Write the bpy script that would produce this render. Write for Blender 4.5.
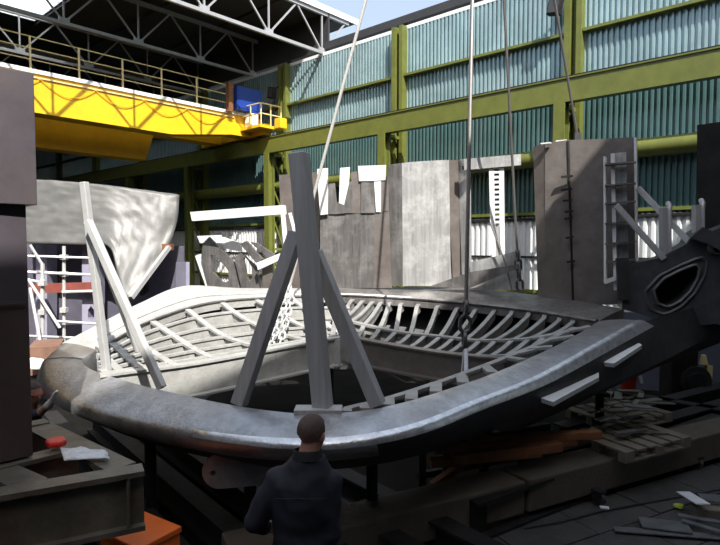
import bpy, bmesh, math, random
from mathutils import Vector, Matrix, noise as mnoise
random.seed(7)
scene = bpy.context.scene
for o in list(bpy.data.objects): bpy.data.objects.remove(o)
COL = scene.collection

# ------------------------------------------------------------------ camera
F, W, H = 565.0, 720.0, 545.0
CZ = 2.8
PITCH = math.atan(27.5 / F)
cam_d = bpy.data.cameras.new('camera')
cam_d.sensor_width = 36.0
cam_d.lens = 36.0 * F / W
cam_d.clip_end = 300
cam = bpy.data.objects.new('camera', cam_d)
COL.objects.link(cam)
cam.location = (0, 0, CZ)
cam.rotation_euler = (math.pi / 2 - PITCH, 0, 0)
scene.camera = cam

# ------------------------------------------------------------------ world, sun, exposure
SUN_TO = Vector((0.309, -0.951, 1.083)).normalized()
world = bpy.data.worlds.new('sky')
scene.world = world
world.use_nodes = True
wn = world.node_tree
wn.nodes.clear()
w_out = wn.nodes.new('ShaderNodeOutputWorld')
w_bg = wn.nodes.new('ShaderNodeBackground')
w_sky = wn.nodes.new('ShaderNodeTexSky')
w_sky.sky_type = 'NISHITA'
w_sky.sun_disc = False
w_sky.sun_elevation = math.asin(SUN_TO.z)
w_sky.sun_rotation = math.atan2(SUN_TO.x, SUN_TO.y)
w_sky.air_density = 1.0
w_sky.dust_density = 3.5
w_sky.ozone_density = 1.0
w_bg.inputs['Strength'].default_value = 0.21
w_mix = wn.nodes.new('ShaderNodeMix')          # thin bright haze over the whole sky
w_mix.data_type = 'RGBA'
w_mix.inputs[0].default_value = 0.45
wn.links.new(w_sky.outputs[0], w_mix.inputs[6])
w_mix.inputs[7].default_value = (3.4, 3.8, 4.1, 1)
wn.links.new(w_mix.outputs[2], w_bg.inputs['Color'])
wn.links.new(w_bg.outputs[0], w_out.inputs['Surface'])

sun_d = bpy.data.lights.new('sun', 'SUN')
sun_d.energy = 6.6
sun_d.angle = 0.009
sun_d.color = (1.0, 0.96, 0.9)
sun = bpy.data.objects.new('sun', sun_d)
COL.objects.link(sun)
sun.location = (5, -15, 30)
sun.rotation_euler = SUN_TO.to_track_quat('Z', 'Y').to_euler()

vs = scene.view_settings
vs.view_transform = 'Standard'
vs.look = 'None'
vs.exposure = 0.35
vs.gamma = 1.0
vs.use_curve_mapping = False

# ------------------------------------------------------------------ coordinates
CP, SP = math.cos(PITCH), math.sin(PITCH)
def P(px, py, d):
    """point on the sight line of a photo position, at ground distance d"""
    u = (px - W / 2) / F
    v = (H / 2 - py) / F
    y = CP + v * SP
    z = -SP + v * CP
    k = d / y
    return Vector((u * k, d, CZ + z * k))
D1 = Vector((-0.743, 0.669, 0))      # along the hall
D2 = Vector((0.669, 0.743, 0))       # across the hall, towards the clad wall
UP = Vector((0, 0, 1))
def SN(s, n, z): return D1 * s + D2 * n + UP * z
HALL = math.atan2(D1.y, D1.x)

# ------------------------------------------------------------------ materials
MATS = {}
def mat(name, col, rough=0.5, metal=0.0, var=0.15, scale=6.0, bump=0.0, bscale=30.0,
        stain=None, stain_amt=0.0, stain_scale=2.0, streak=0.0, spec=0.5):
    m = bpy.data.materials.new(name)
    m.use_nodes = True
    nt = m.node_tree
    b = nt.nodes['Principled BSDF']
    b.inputs['Roughness'].default_value = rough
    b.inputs['Metallic'].default_value = metal
    b.inputs['Specular IOR Level'].default_value = spec
    tc = nt.nodes.new('ShaderNodeTexCoord')
    n1 = nt.nodes.new('ShaderNodeTexNoise')
    n1.inputs['Scale'].default_value = scale
    n1.inputs['Detail'].default_value = 6
    n1.inputs['Roughness'].default_value = 0.65
    if streak:
        mp = nt.nodes.new('ShaderNodeMapping')
        mp.inputs['Scale'].default_value = (streak, streak, 0.6)
        nt.links.new(tc.outputs['Object'], mp.inputs['Vector'])
        nt.links.new(mp.outputs['Vector'], n1.inputs['Vector'])
    else:
        nt.links.new(tc.outputs['Object'], n1.inputs['Vector'])
    r = nt.nodes.new('ShaderNodeValToRGB')
    r.color_ramp.elements[0].position = 0.3
    r.color_ramp.elements[1].position = 0.72
    r.color_ramp.elements[0].color = [max(0, c * (1 - var)) for c in col] + [1]
    r.color_ramp.elements[1].color = [min(1, c * (1 + var)) for c in col] + [1]
    nt.links.new(n1.outputs['Fac'], r.inputs['Fac'])
    out = r.outputs['Color']
    if stain:
        n2 = nt.nodes.new('ShaderNodeTexNoise')
        n2.inputs['Scale'].default_value = stain_scale
        n2.inputs['Detail'].default_value = 8
        n2.inputs['Roughness'].default_value = 0.7
        nt.links.new(tc.outputs['Object'], n2.inputs['Vector'])
        r2 = nt.nodes.new('ShaderNodeValToRGB')
        r2.color_ramp.elements[0].position = 0.48
        r2.color_ramp.elements[1].position = 0.66
        r2.color_ramp.elements[0].color = (0, 0, 0, 1)
        r2.color_ramp.elements[1].color = (stain_amt,) * 3 + (1,)
        nt.links.new(n2.outputs['Fac'], r2.inputs['Fac'])
        mx = nt.nodes.new('ShaderNodeMix')
        mx.data_type = 'RGBA'
        nt.links.new(r2.outputs['Color'], mx.inputs[0])
        nt.links.new(out, mx.inputs[6])
        mx.inputs[7].default_value = (*stain, 1)
        out = mx.outputs[2]
    nt.links.new(out, b.inputs['Base Color'])
    if bump:
        n3 = nt.nodes.new('ShaderNodeTexNoise')
        n3.inputs['Scale'].default_value = bscale
        n3.inputs['Detail'].default_value = 4
        nt.links.new(tc.outputs['Object'], n3.inputs['Vector'])
        bp = nt.nodes.new('ShaderNodeBump')
        bp.inputs['Strength'].default_value = bump
        bp.inputs['Distance'].default_value = 0.02
        nt.links.new(n3.outputs['Fac'], bp.inputs['Height'])
        nt.links.new(bp.outputs['Normal'], b.inputs['Normal'])
    MATS[name] = m
    return m

M = {}
M['rim'] = mat('ground_steel', (0.46, 0.465, 0.48), 0.33, 0.8, 0.3, 5, 0.35, 26, (0.36, 0.30, 0.25), 0.5, 1.6)
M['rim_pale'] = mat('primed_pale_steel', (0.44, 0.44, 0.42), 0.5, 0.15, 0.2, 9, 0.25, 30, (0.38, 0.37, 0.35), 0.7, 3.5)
M['lattice'] = mat('primed_frame_steel', (0.44, 0.44, 0.42), 0.5, 0.15, 0.18, 8, 0.15, 30, (0.30, 0.29, 0.27), 0.7, 5.0)
M['rib_grey'] = mat('grey_frame_steel', (0.33, 0.33, 0.32), 0.5, 0.2, 0.2, 8, 0.15, 30, (0.22, 0.21, 0.2), 0.7, 5.0)
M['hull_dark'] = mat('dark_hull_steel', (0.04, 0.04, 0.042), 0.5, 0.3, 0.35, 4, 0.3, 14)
M['cast'] = mat('grey_casting', (0.085, 0.085, 0.09), 0.45, 0.35, 0.35, 4, 0.3, 14)
M['crest_glint'] = mat('crest_glint_steel', (0.88, 0.89, 0.90), 0.3, 0.8, 0.2, 14, 0.3, 25, (0.5, 0.5, 0.52), 0.8, 9.0)  # highlight on the rim crest, put into a bright base colour
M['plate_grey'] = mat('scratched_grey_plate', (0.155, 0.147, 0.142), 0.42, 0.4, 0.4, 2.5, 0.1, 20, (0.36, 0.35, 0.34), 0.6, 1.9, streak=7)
M['plate_bright'] = mat('bare_bright_plate', (0.42, 0.42, 0.415), 0.38, 0.4, 0.3, 2.2, 0.1, 20, (0.78, 0.78, 0.77), 0.8, 1.6, streak=7)
M['plate_white'] = mat('white_primed_plate', (0.72, 0.72, 0.71), 0.5, 0.05, 0.1, 6)
M['plate_brown'] = mat('brownish_mill_plate', (0.165, 0.142, 0.128), 0.48, 0.3, 0.22, 3, 0.15, 14, (0.25, 0.24, 0.23), 0.5, 2.2)
M['strut'] = mat('grey_square_tube', (0.46, 0.46, 0.465), 0.5, 0.25, 0.14, 3, 0.05, 40, streak=8)
M['strut_pale'] = mat('pale_square_tube', (0.60, 0.60, 0.59), 0.45, 0.3, 0.12, 5)
M['green'] = mat('olive_green_paint', (0.135, 0.152, 0.03), 0.45, 0.0, 0.14, 3, 0, 30, (0.085, 0.095, 0.025), 0.5, 2.0)
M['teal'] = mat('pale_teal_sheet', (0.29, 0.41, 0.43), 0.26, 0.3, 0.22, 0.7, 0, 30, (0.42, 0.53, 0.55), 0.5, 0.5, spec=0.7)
M['teal_shaded'] = mat('shaded_teal_sheet', (0.085, 0.165, 0.165), 0.3, 0.25, 0.2, 0.7, 0, 30, (0.13, 0.20, 0.19), 0.5, 0.5, spec=0.7)  # same teal sheet, with the shade below the runway beam in its colour
M['white_clad'] = mat('white_sheet', (0.72, 0.73, 0.72), 0.45, 0.0, 0.06, 0.8)
M['yellow'] = mat('crane_yellow', (0.84, 0.50, 0.012), 0.42, 0.0, 0.06, 2, 0, 30, (0.62, 0.36, 0.02), 0.4, 1.2)
M['cream'] = mat('cream_rail_paint', (0.75, 0.62, 0.30), 0.5, 0.0, 0.08, 4)
M['blue'] = mat('blue_panel', (0.015, 0.05, 0.30), 0.35, 0.0, 0.12, 2)
M['roof'] = mat('dark_roof_sheet', (0.035, 0.036, 0.04), 0.7, 0.0, 0.2, 1)
M['truss'] = mat('light_truss_paint', (0.34, 0.35, 0.36), 0.5, 0.2, 0.1, 3)
M['white'] = mat('white_paint', (0.85, 0.85, 0.84), 0.5, 0.0, 0.05, 3)
M['dark'] = mat('dark_grimy_steel', (0.022, 0.021, 0.021), 0.65, 0.05, 0.4, 4, 0.2, 18, spec=0.2)
M['rail'] = mat('worn_beam_steel', (0.15, 0.135, 0.11), 0.5, 0.35, 0.35, 4, 0.2, 22, (0.12, 0.07, 0.04), 0.7, 3.0)
M['block'] = mat('violet_grey_steel', (0.095, 0.082, 0.095), 0.45, 0.25, 0.25, 1.5, 0.1, 10, (0.13, 0.105, 0.095), 0.6, 1.2)
M['block_rust'] = mat('rust_tinged_steel', (0.075, 0.055, 0.05), 0.5, 0.2, 0.3, 2, 0.1, 10)
M['lav'] = mat('lavender_primer', (0.30, 0.29, 0.38), 0.55, 0.0, 0.14, 3)
M['lav_dark'] = mat('dark_violet_primer', (0.09, 0.085, 0.115), 0.6, 0.0, 0.2, 3)
M['red'] = mat('red_lead_paint', (0.22, 0.06, 0.045), 0.55, 0.0, 0.2, 5)
M['rust'] = mat('rusty_brown', (0.20, 0.11, 0.075), 0.7, 0.0, 0.3, 4)
M['bright_red'] = mat('bright_red_plastic', (0.62, 0.03, 0.02), 0.4, 0.0, 0.1, 5)
M['tarp'] = mat('pale_tarpaulin', (0.115, 0.115, 0.11), 0.45, 0.0, 0.12, 3, 0.18, 9, (0.15, 0.15, 0.145), 0.5, 2.0)
M['tarp_light'] = mat('clear_plastic_film', (0.62, 0.65, 0.68), 0.25, 0.0, 0.15, 9, 0.5, 16)
M['concrete'] = mat('dirty_concrete', (0.115, 0.105, 0.095), 0.85, 0.0, 0.3, 3, 0.4, 25, (0.06, 0.055, 0.05), 0.7, 1.5)
M['slab'] = mat('paving_concrete', (0.06, 0.058, 0.054), 0.8, 0.0, 0.25, 3, 0.35, 25, (0.03, 0.028, 0.027), 0.7, 1.4)
M['long_beam'] = mat('brown_stained_concrete', (0.095, 0.08, 0.062), 0.75, 0.0, 0.25, 2.5, 0.35, 25, (0.07, 0.05, 0.035), 0.7, 1.5)
M['timber'] = mat('orange_timber', (0.20, 0.08, 0.03), 0.7, 0.0, 0.3, 4, 0.2, 25)
M['wood'] = mat('grey_pallet_wood', (0.17, 0.145, 0.11), 0.75, 0.0, 0.25, 6, 0.2, 25)
M['orange'] = mat('orange_box_paint', (0.86, 0.16, 0.015), 0.4, 0.0, 0.08, 4)
M['scrap'] = mat('offcut_steel', (0.22, 0.22, 0.22), 0.4, 0.6, 0.3, 6)
M['rope'] = mat('steel_rope', (0.22, 0.21, 0.20), 0.45, 0.6, 0.2, 60)
M['rope_pale'] = mat('pale_steel_rope', (0.58, 0.57, 0.54), 0.4, 0.3, 0.15, 60)
M['chain'] = mat('dark_chain', (0.10, 0.10, 0.10), 0.4, 0.7, 0.2, 20)
M['skin'] = mat('skin', (0.42, 0.22, 0.155), 0.55, 0.0, 0.1, 14, 0.05, 60)
M['hair'] = mat('cropped_hair', (0.09, 0.055, 0.044), 0.8, 0.0, 0.3, 60, 0.4, 160)
M['jacket'] = mat('navy_jacket', (0.013, 0.013, 0.022), 0.75, 0.0, 0.25, 8, 0.35, 9)
M['collar'] = mat('black_collar', (0.008, 0.008, 0.010), 0.85, 0.0, 0.2, 10)
M['trousers'] = mat('dark_trousers', (0.018, 0.018, 0.022), 0.8, 0.0, 0.2, 9)
M['boot'] = mat('black_boot', (0.012, 0.011, 0.010), 0.5, 0.0, 0.2, 9)
M['glove'] = mat('pale_glove', (0.62, 0.60, 0.54), 0.8, 0.0, 0.1, 20)
M['goggle'] = mat('goggle_strap', (0.55, 0.12, 0.09), 0.5, 0.0, 0.1, 20)
M['bluegrey'] = mat('blue_grey_panel', (0.12, 0.14, 0.18), 0.6, 0.0, 0.12, 2)
M['yellow_green'] = mat('lime_scrap', (0.55, 0.62, 0.08), 0.6, 0.0, 0.1, 5)
M['earth'] = mat('dark_ground', (0.013, 0.012, 0.011), 0.95, 0.0, 0.3, 1.5, 0.3, 8, spec=0.03)

# translucent roof-light sheet
def glass_mat():
    m = bpy.data.materials.new('translucent_roof_light')
    m.use_nodes = True
    nt = m.node_tree
    nt.nodes.clear()
    o = nt.nodes.new('ShaderNodeOutputMaterial')
    t = nt.nodes.new('ShaderNodeBsdfTranslucent')
    t.inputs['Color'].default_value = (0.9, 0.93, 0.95, 1)
    d = nt.nodes.new('ShaderNodeBsdfTransparent')
    x = nt.nodes.new('ShaderNodeMixShader')
    n = nt.nodes.new('ShaderNodeTexNoise')
    n.inputs['Scale'].default_value = 1.5
    mr = nt.nodes.new('ShaderNodeMapRange')
    mr.inputs[3].default_value = 0.35
    mr.inputs[4].default_value = 0.75
    nt.links.new(n.outputs['Fac'], mr.inputs[0])
    nt.links.new(mr.outputs[0], x.inputs[0])
    nt.links.new(d.outputs[0], x.inputs[1])
    nt.links.new(t.outputs[0], x.inputs[2])
    nt.links.new(x.outputs[0], o.inputs['Surface'])
    return m
M['rooflight'] = glass_mat()

# ------------------------------------------------------------------ mesh builder
class MB:
    def __init__(self):
        self.v, self.f = [], []
    def add(self, vs, fs):
        k = len(self.v)
        self.v += [Vector(p) for p in vs]
        self.f += [tuple(i + k for i in f) for f in fs]
        return self
    def hexa(self, a):
        return self.add(a, [(0, 3, 2, 1), (4, 5, 6, 7), (0, 1, 5, 4), (1, 2, 6, 5), (2, 3, 7, 6), (3, 0, 4, 7)])
    def box(self, c, ex, ey, ez):
        """centre and three half-axis vectors"""
        c, ex, ey, ez = Vector(c), Vector(ex), Vector(ey), Vector(ez)
        return self.hexa([c - ex - ey - ez, c + ex - ey - ez, c + ex + ey - ez, c - ex + ey - ez,
                          c - ex - ey + ez, c + ex - ey + ez, c + ex + ey + ez, c - ex + ey + ez])
    def bar(self, p, q, w, h, up=UP):
        p, q = Vector(p), Vector(q)
        a = (q - p)
        L = a.length
        a = a / L
        s = a.cross(Vector(up))
        if s.length < 1e-4: s = a.cross(Vector((1, 0, 0)))
        s.normalize()
        u = s.cross(a).normalized()
        return self.box((p + q) / 2, a * (L / 2), s * (w / 2), u * (h / 2))
    def ibeam(self, p, q, w, h, t=0.02, up=UP):
        p, q, up = Vector(p), Vector(q), Vector(up).normalized()
        self.bar(p + up * (h / 2 - t / 2), q + up * (h / 2 - t / 2), w, t, up)
        self.bar(p - up * (h / 2 - t / 2), q - up * (h / 2 - t / 2), w, t, up)
        self.bar(p, q, t, h - 2 * t, up)
        return self
    def tube(self, path, r, seg=8, closed=False):
        path = [Vector(p) for p in path]
        n = len(path)
        rings = []
        prev = None
        for i in range(n):
            if closed: t = path[(i + 1) % n] - path[i - 1]
            else: t = path[min(i + 1, n - 1)] - path[max(i - 1, 0)]
            t.normalize()
            if prev is None:
                s = t.cross(UP)
                if s.length < 1e-3: s = t.cross(Vector((1, 0, 0)))
            else:
                s = prev - t * prev.dot(t)
            s.normalize()
            prev = s
            u = t.cross(s)
            rr = r[i] if isinstance(r, (list, tuple)) else r
            rings.append([path[i] + (s * math.cos(2 * math.pi * k / seg) + u * math.sin(2 * math.pi * k / seg)) * rr for k in range(seg)])
        return self.loft(rings, True, not closed, closed)
    def loft(self, rings, ring_closed=True, caps=True, loop=False):
        m = len(rings[0])
        vs = [p for r in rings for p in r]
        fs = []
        R = len(rings)
        for i in range(R if loop else R - 1):
            j = (i + 1) % R
            for k in range(m if ring_closed else m - 1):
                l = (k + 1) % m
                fs.append((i * m + k, i * m + l, j * m + l, j * m + k))
        if caps and ring_closed:
            fs.append(tuple(range(m - 1, -1, -1)))
            fs.append(tuple((R - 1) * m + k for k in range(m)))
        return self.add(vs, fs)
    def prism(self, poly, ext):
        n = len(poly)
        ext = Vector(ext)
        vs = [Vector(p) for p in poly] + [Vector(p) + ext for p in poly]
        fs = [tuple(range(n)), tuple(range(2 * n - 1, n - 1, -1))]
        for i in range(n):
            j = (i + 1) % n
            fs.append((i, i + n, j + n, j))
        return self.add(vs, fs)
    def build(self, name, m, parent=None, smooth=False, origin=None, bevel=0.0, angle=40):
        me = bpy.data.meshes.new(name)
        o0 = Vector(origin) if origin is not None else Vector((0, 0, 0))
        if parent is not None:
            o0 = Vector(parent['_org']) if '_org' in parent else Vector((0, 0, 0))
        if parent is None and origin is None:
            lo = [min(p[i] for p in self.v) for i in range(3)]
            hi = [max(p[i] for p in self.v) for i in range(3)]
            o0 = Vector(((lo[0] + hi[0]) / 2, (lo[1] + hi[1]) / 2, lo[2]))
        me.from_pydata([p - o0 for p in self.v], [], self.f)
        bm = bmesh.new()
        bm.from_mesh(me)
        bmesh.ops.recalc_face_normals(bm, faces=bm.faces)
        bm.to_mesh(me)
        bm.free()
        me.materials.append(M[m] if isinstance(m, str) else m)
        if smooth:
            for p in me.polygons: p.use_smooth = True
            try: me.set_sharp_from_angle(angle=math.radians(angle))
            except Exception: pass
        o = bpy.data.objects.new(name, me)
        COL.objects.link(o)
        if parent is not None:
            o.parent = parent
            o['_org'] = tuple(o0)
        else:
            o.location = o0
            o['_org'] = tuple(o0)
        if bevel:
            b = o.modifiers.new('bevel', 'BEVEL')
            b.width = bevel
            b.segments = 2
            b.limit_method = 'ANGLE'
        return o

def tag(o, label, cat, group=None):
    o['label'] = label
    o['category'] = cat
    if group: o['group'] = group
    return o
def thing(name, loc, label, cat, group=None):
    o = bpy.data.objects.new(name, None)
    COL.objects.link(o)
    o.empty_display_size = 0.2
    o.location = loc
    o['_org'] = tuple(loc)
    return tag(o, label, cat, group)
def struct(o):
    o['kind'] = 'structure'
    return o
def snode(name, loc=(0, 0, 0)):
    o = bpy.data.objects.new(name, None)
    COL.objects.link(o)
    o.location = loc
    o['_org'] = tuple(loc)
    o['kind'] = 'structure'
    return o

def cr(pts, t):
    """Catmull-Rom through pts, t in 0..1"""
    n = len(pts) - 1
    x = min(max(t, 0), 1) * n
    i = min(int(x), n - 1)
    f = x - i
    p1, p2 = pts[i], pts[i + 1]
    p0 = pts[i - 1] if i > 0 else p1 * 2 - p2
    p3 = pts[i + 2] if i + 2 <= n else p2 * 2 - p1
    return 0.5 * ((2 * p1) + (p2 - p0) * f + (2 * p0 - 5 * p1 + 4 * p2 - p3) * f * f + (3 * p1 - p0 - 3 * p2 + p3) * f ** 3)
def PL(l): return [P(*a) for a in l]

def slabpoly(poly, xl, dl, xr, dr):
    return [P(x, y, dl + (dr - dl) * (x - xl) / (xr - xl)) for x, y in poly]
def away(poly):
    nrm = Vector((0, 0, 0))
    for i in range(len(poly)):
        a, b = poly[i], poly[(i + 1) % len(poly)]
        nrm += a.cross(b)
    nrm.normalize()
    c = sum(poly, Vector((0, 0, 0))) / len(poly)
    if nrm.dot(c - Vector((0, 0, CZ))) < 0: nrm = -nrm
    return nrm
def slab(mb, poly, xl, dl, xr, dr, t):
    p = slabpoly(poly, xl, dl, xr, dr)
    mb.prism(p, away(p) * t)
    return mb
def slab_hole(mb, outer, hole, xl, dl, xr, dr, t, N=36):
    cx = sum(h[0] for h in hole) / len(hole)
    cy = sum(h[1] for h in hole) / len(hole)
    def hit(poly, a):
        dx, dy = math.cos(a), math.sin(a)
        best = 0
        for i in range(len(poly)):
            x1, y1 = poly[i]
            x2, y2 = poly[(i + 1) % len(poly)]
            ex, ey = x2 - x1, y2 - y1
            den = dx * ey - dy * ex
            if abs(den) < 1e-9: continue
            tt = ((x1 - cx) * ey - (y1 - cy) * ex) / den
            uu = ((x1 - cx) * dy - (y1 - cy) * dx) / den
            if tt > 0 and -1e-6 <= uu <= 1 + 1e-6: best = max(best, tt)
        return (cx + dx * best, cy + dy * best)
    angs = [2 * math.pi * k / N for k in range(N)]
    for q in outer: angs.append(math.atan2(q[1] - cy, q[0] - cx) % (2 * math.pi))
    angs = sorted(set(round(a, 5) for a in angs))
    o = slabpoly([hit(outer, a) for a in angs], xl, dl, xr, dr)
    h = slabpoly([hit(hole, a) for a in angs], xl, dl, xr, dr)
    e = away(o) * t
    mb.loft([[q for q in o], [q for q in h], [q + e for q in h], [q + e for q in o]], True, False, True)
    return h, e

# =================================================================== THE HALL
# floor
fl = MB().box(SN(20, 0, -0.15), D1 * 45, D2 * 21, UP * 0.1).build('floor', 'earth', origin=(0, 0, 0))
struct(fl)
# paving slabs at the near right
g0 = P(527, 527, 5.6); g0.z = 0
g1 = P(720, 468, 7.1); g1.z = 0
GD = (g1 - g0).normalized()
GN = Vector((GD.y, -GD.x, 0))
for i in range(-3, 8):
    for j in range(0, 6):
        c = g0 + GD * (i * 0.92 + (0.46 if j % 2 else 0)) + GN * (0.22 + j * 0.56)
        z = random.uniform(-0.012, 0.0)
        MB().box(c + UP * (-0.03 + z), GD * 0.452, GN * 0.272, UP * 0.03).build('floor_slab', 'slab', fl)
# hidden side of the hall, closing the place behind and to the left of the viewer
struct(MB().box(SN(20, -16.1, 6.5), D1 * 45, D2 * 0.1, UP * 6.6).build('wall_left', 'roof', origin=SN(20, -16.1, 0)))
struct(MB().box(SN(-20.1, 1.5, 6.5), D1 * 0.1, D2 * 17.6, UP * 6.6).build('wall_back', 'roof', origin=SN(-20.1, 1.5, 0)))
struct(MB().box(SN(64.1, 1.5, 6.5), D1 * 0.1, D2 * 17.6, UP * 6.6).build('wall_far', 'roof', origin=SN(64.1, 1.5, 0)))

# ---- clad wall: columns every 6.9 m, three tiers of corrugated sheet
NW = 18.0
BAY0, BAY = 7.0, 6.9
wall = snode('wall_right', SN(20, NW, 0))
def sheet(s0, s1, z0, z1, pitch, amp, n=NW):
    k = max(1, int(round((s1 - s0) / pitch)))
    prof = []
    for i in range(k):
        a = s0 + (s1 - s0) * i / k
        w = (s1 - s0) / k
        prof += [(a, 0), (a + w * 0.28, 0), (a + w * 0.42, -amp), (a + w * 0.80, -amp), (a + w * 0.94, 0)]
    prof.append((s1, 0))
    rings = [[SN(s, n + d, z) for s, d in prof] for z in (z0, z1)]
    return MB().loft(rings, False, False)
tiers = [(7.55, 9.40, 'teal'), (9.40, 11.22, 'teal'), (5.75, 7.55, 'teal_shaded'), (3.72, 5.75, 'teal_shaded'), (0.0, 3.72, 'white_clad')]
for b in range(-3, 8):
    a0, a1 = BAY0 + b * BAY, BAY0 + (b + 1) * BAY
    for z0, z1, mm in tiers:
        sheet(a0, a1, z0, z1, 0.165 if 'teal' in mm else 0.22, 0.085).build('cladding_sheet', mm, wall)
MB().box(SN(41.2, NW + 0.25, 12.5), D1 * 22.9, D2 * 0.04, UP * 0.75).build('upper_panel', 'roof', wall)
# wall columns (two flanges with a dark gap), and the lower sill rails
for b in range(-2, 8):
    s = BAY0 + b * BAY
    c = MB()
    c.bar(SN(s - 0.16, NW - 0.22, 0), SN(s - 0.16, NW - 0.22, 11.3), 0.16, 0.34, D2)
    c.bar(SN(s + 0.20, NW - 0.22, 0), SN(s + 0.20, NW - 0.22, 11.3), 0.20, 0.34, D2)
    c.bar(SN(s, NW - 0.12, 0), SN(s, NW - 0.12, 11.3), 0.3, 0.04, D2)
    col = c.build('wall_column', 'green', wall)
for z, h, t in ((9.40, 0.09, 0.26), (3.84, 0.10, 0.12), (3.67, 0.08, 0.10), (2.4, 0.06, 0.08), (1.25, 0.12, 0.14)):
    for b in range(-3, 7):
        a0, a1 = BAY0 + b * BAY + 0.3, BAY0 + (b + 1) * BAY - 0.26
        g = MB().bar(SN(a0, NW - 0.05 - t / 2, z), SN(a1, NW - 0.05 - t / 2, z), t, h)
        g.build('girt', 'green' if z > 3.7 or z < 1.5 else 'dark', wall)
# eave: an open slot of daylight under a grey gutter beam
MB().bar(SN(-19, NW + 0.15, 11.66), SN(64, NW + 0.15, 11.66), 0.3, 0.30).build('gutter_beam', 'roof', wall)
MB().bar(SN(-19, NW - 0.03, 11.29), SN(64, NW - 0.03, 11.29), 0.08, 0.13).build('eave_strip', 'white', wall)
for b in range(-2, 8):
    s = BAY0 + b * BAY
    MB().bar(SN(s, NW + 0.1, 11.2), SN(s, NW + 0.1, 11.6), 0.15, 0.15, D2).build('gutter_bracket', 'dark', wall)

# ---- crane columns in front of the wall, with laced struts back to the wall columns
NR = 16.8
RZ0, RZ1 = 7.03, 7.74
for b in range(-1, 6):
    s = BAY0 + b * BAY
    nm = {-1: 'out past the right edge of view', 0: 'behind the tall brown plate', 1: 'above the bright upright plates',
          2: 'beside the long white bar', 3: 'just right of the pale tarpaulin', 4: 'in the dark bay behind the tarpaulin', 5: 'deepest in the dark hall'}[b]
    t = thing('crane_column', SN(s, NR, 0), 'green laced steel column under the crane beam, ' + nm, 'column', 'green crane columns')
    MB().ibeam(SN(s, NR, 0), SN(s, NR, RZ0), 0.34, 0.36, 0.05, D2).build('shaft', 'green', t)
    MB().bar(SN(s, NR - 0.02, RZ0 - 0.06), SN(s, NW - 0.4, RZ0 - 0.06), 0.25, 0.12).build('cap_bracket', 'green', t)
    for z in (5.6, 4.2, 2.6):
        MB().bar(SN(s, NR + 0.18, z), SN(s, NW - 0.4, z), 0.10, 0.12).build('tie', 'green', t)
    for z0, z1 in ((6.9, 5.7), (5.5, 4.3), (4.1, 2.7), (2.5, 0.6)):
        MB().bar(SN(s, NR + 0.18, z0), SN(s, NW - 0.4, z1), 0.07, 0.09).build('lacing', 'green', t)
rb = thing('crane_runway_beam', SN(20, NR, RZ0), 'long green crane runway beam running along the clad wall', 'beam')
MB().bar(SN(-19, NR, (RZ0 + RZ1) / 2), SN(63, NR, (RZ0 + RZ1) / 2), 0.30, RZ1 - RZ0).bar(SN(-19, NR, RZ1 - 0.02), SN(63, NR, RZ1 - 0.02), 0.38, 0.04).build('girder', 'green', rb)
MB().bar(SN(-19, NR, RZ1 + 0.04), SN(63, NR, RZ1 + 0.04), 0.08, 0.08).build('rail', 'dark', rb)
MB().tube([SN(-19, 17.45, 5.56), SN(22, 17.45, 5.56), SN(63, 17.45, 5.56)], 0.27, 14).build('tie_pipe', 'green', None, True, origin=SN(20, 17.45, 5.3))
tag(bpy.data.objects['tie_pipe'], 'fat round green pipe running level along the clad wall', 'pipe')

# ---- roof over the far part of the hall, with roof lights
ZR = 13.25
roof = snode('ceiling', SN(40, 0, ZR))
def roofpart(s0, s1, n0, n1, m='roof', nm='roof_sheet', z=ZR):
    MB().box(SN((s0 + s1) / 2, (n0 + n1) / 2, z + 0.08), D1 * ((s1 - s0) / 2), D2 * ((n1 - n0) / 2), UP * 0.06).build(nm, m, roof)
roofpart(18.3, 20.3, -16, 20.2)
roofpart(20.3, 22.1, -16, 20.2)
roofpart(22.1, 24.4, -16, 20.2)
roofpart(24.4, 29.4, -16, 2.0)
roofpart(24.4, 29.4, 9.9, 20.2)
roofpart(29.4, 64, -16, 20.2)
for a in range(5):
    for b in range(4):
        s0, n0 = 24.4 + a * 1.0, 2.0 + b * 1.975
        roofpart(s0 + 0.02, s0 + 0.98, n0 + 0.03, n0 + 1.945, 'rooflight', 'roof_light_pane')
for k in range(12):
    n = -14 + k * 3.0
    MB().bar(SN(18.4, n, ZR - 0.02), SN(60, n, ZR - 0.02), 0.08, 0.14).build('purlin', 'roof', roof)
# unseen roof added behind the viewer, its edge set to shade the near half
NEAR_EDGE = -4.2
MB().box(SN((NEAR_EDGE - 20) / 2, 1.5, ZR + 0.08), D1 * ((NEAR_EDGE + 20) / 2), D2 * 17.6, UP * 0.06).build('roof_sheet', 'roof', roof)  # added unseen near roof, only there to shade the near half

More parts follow.
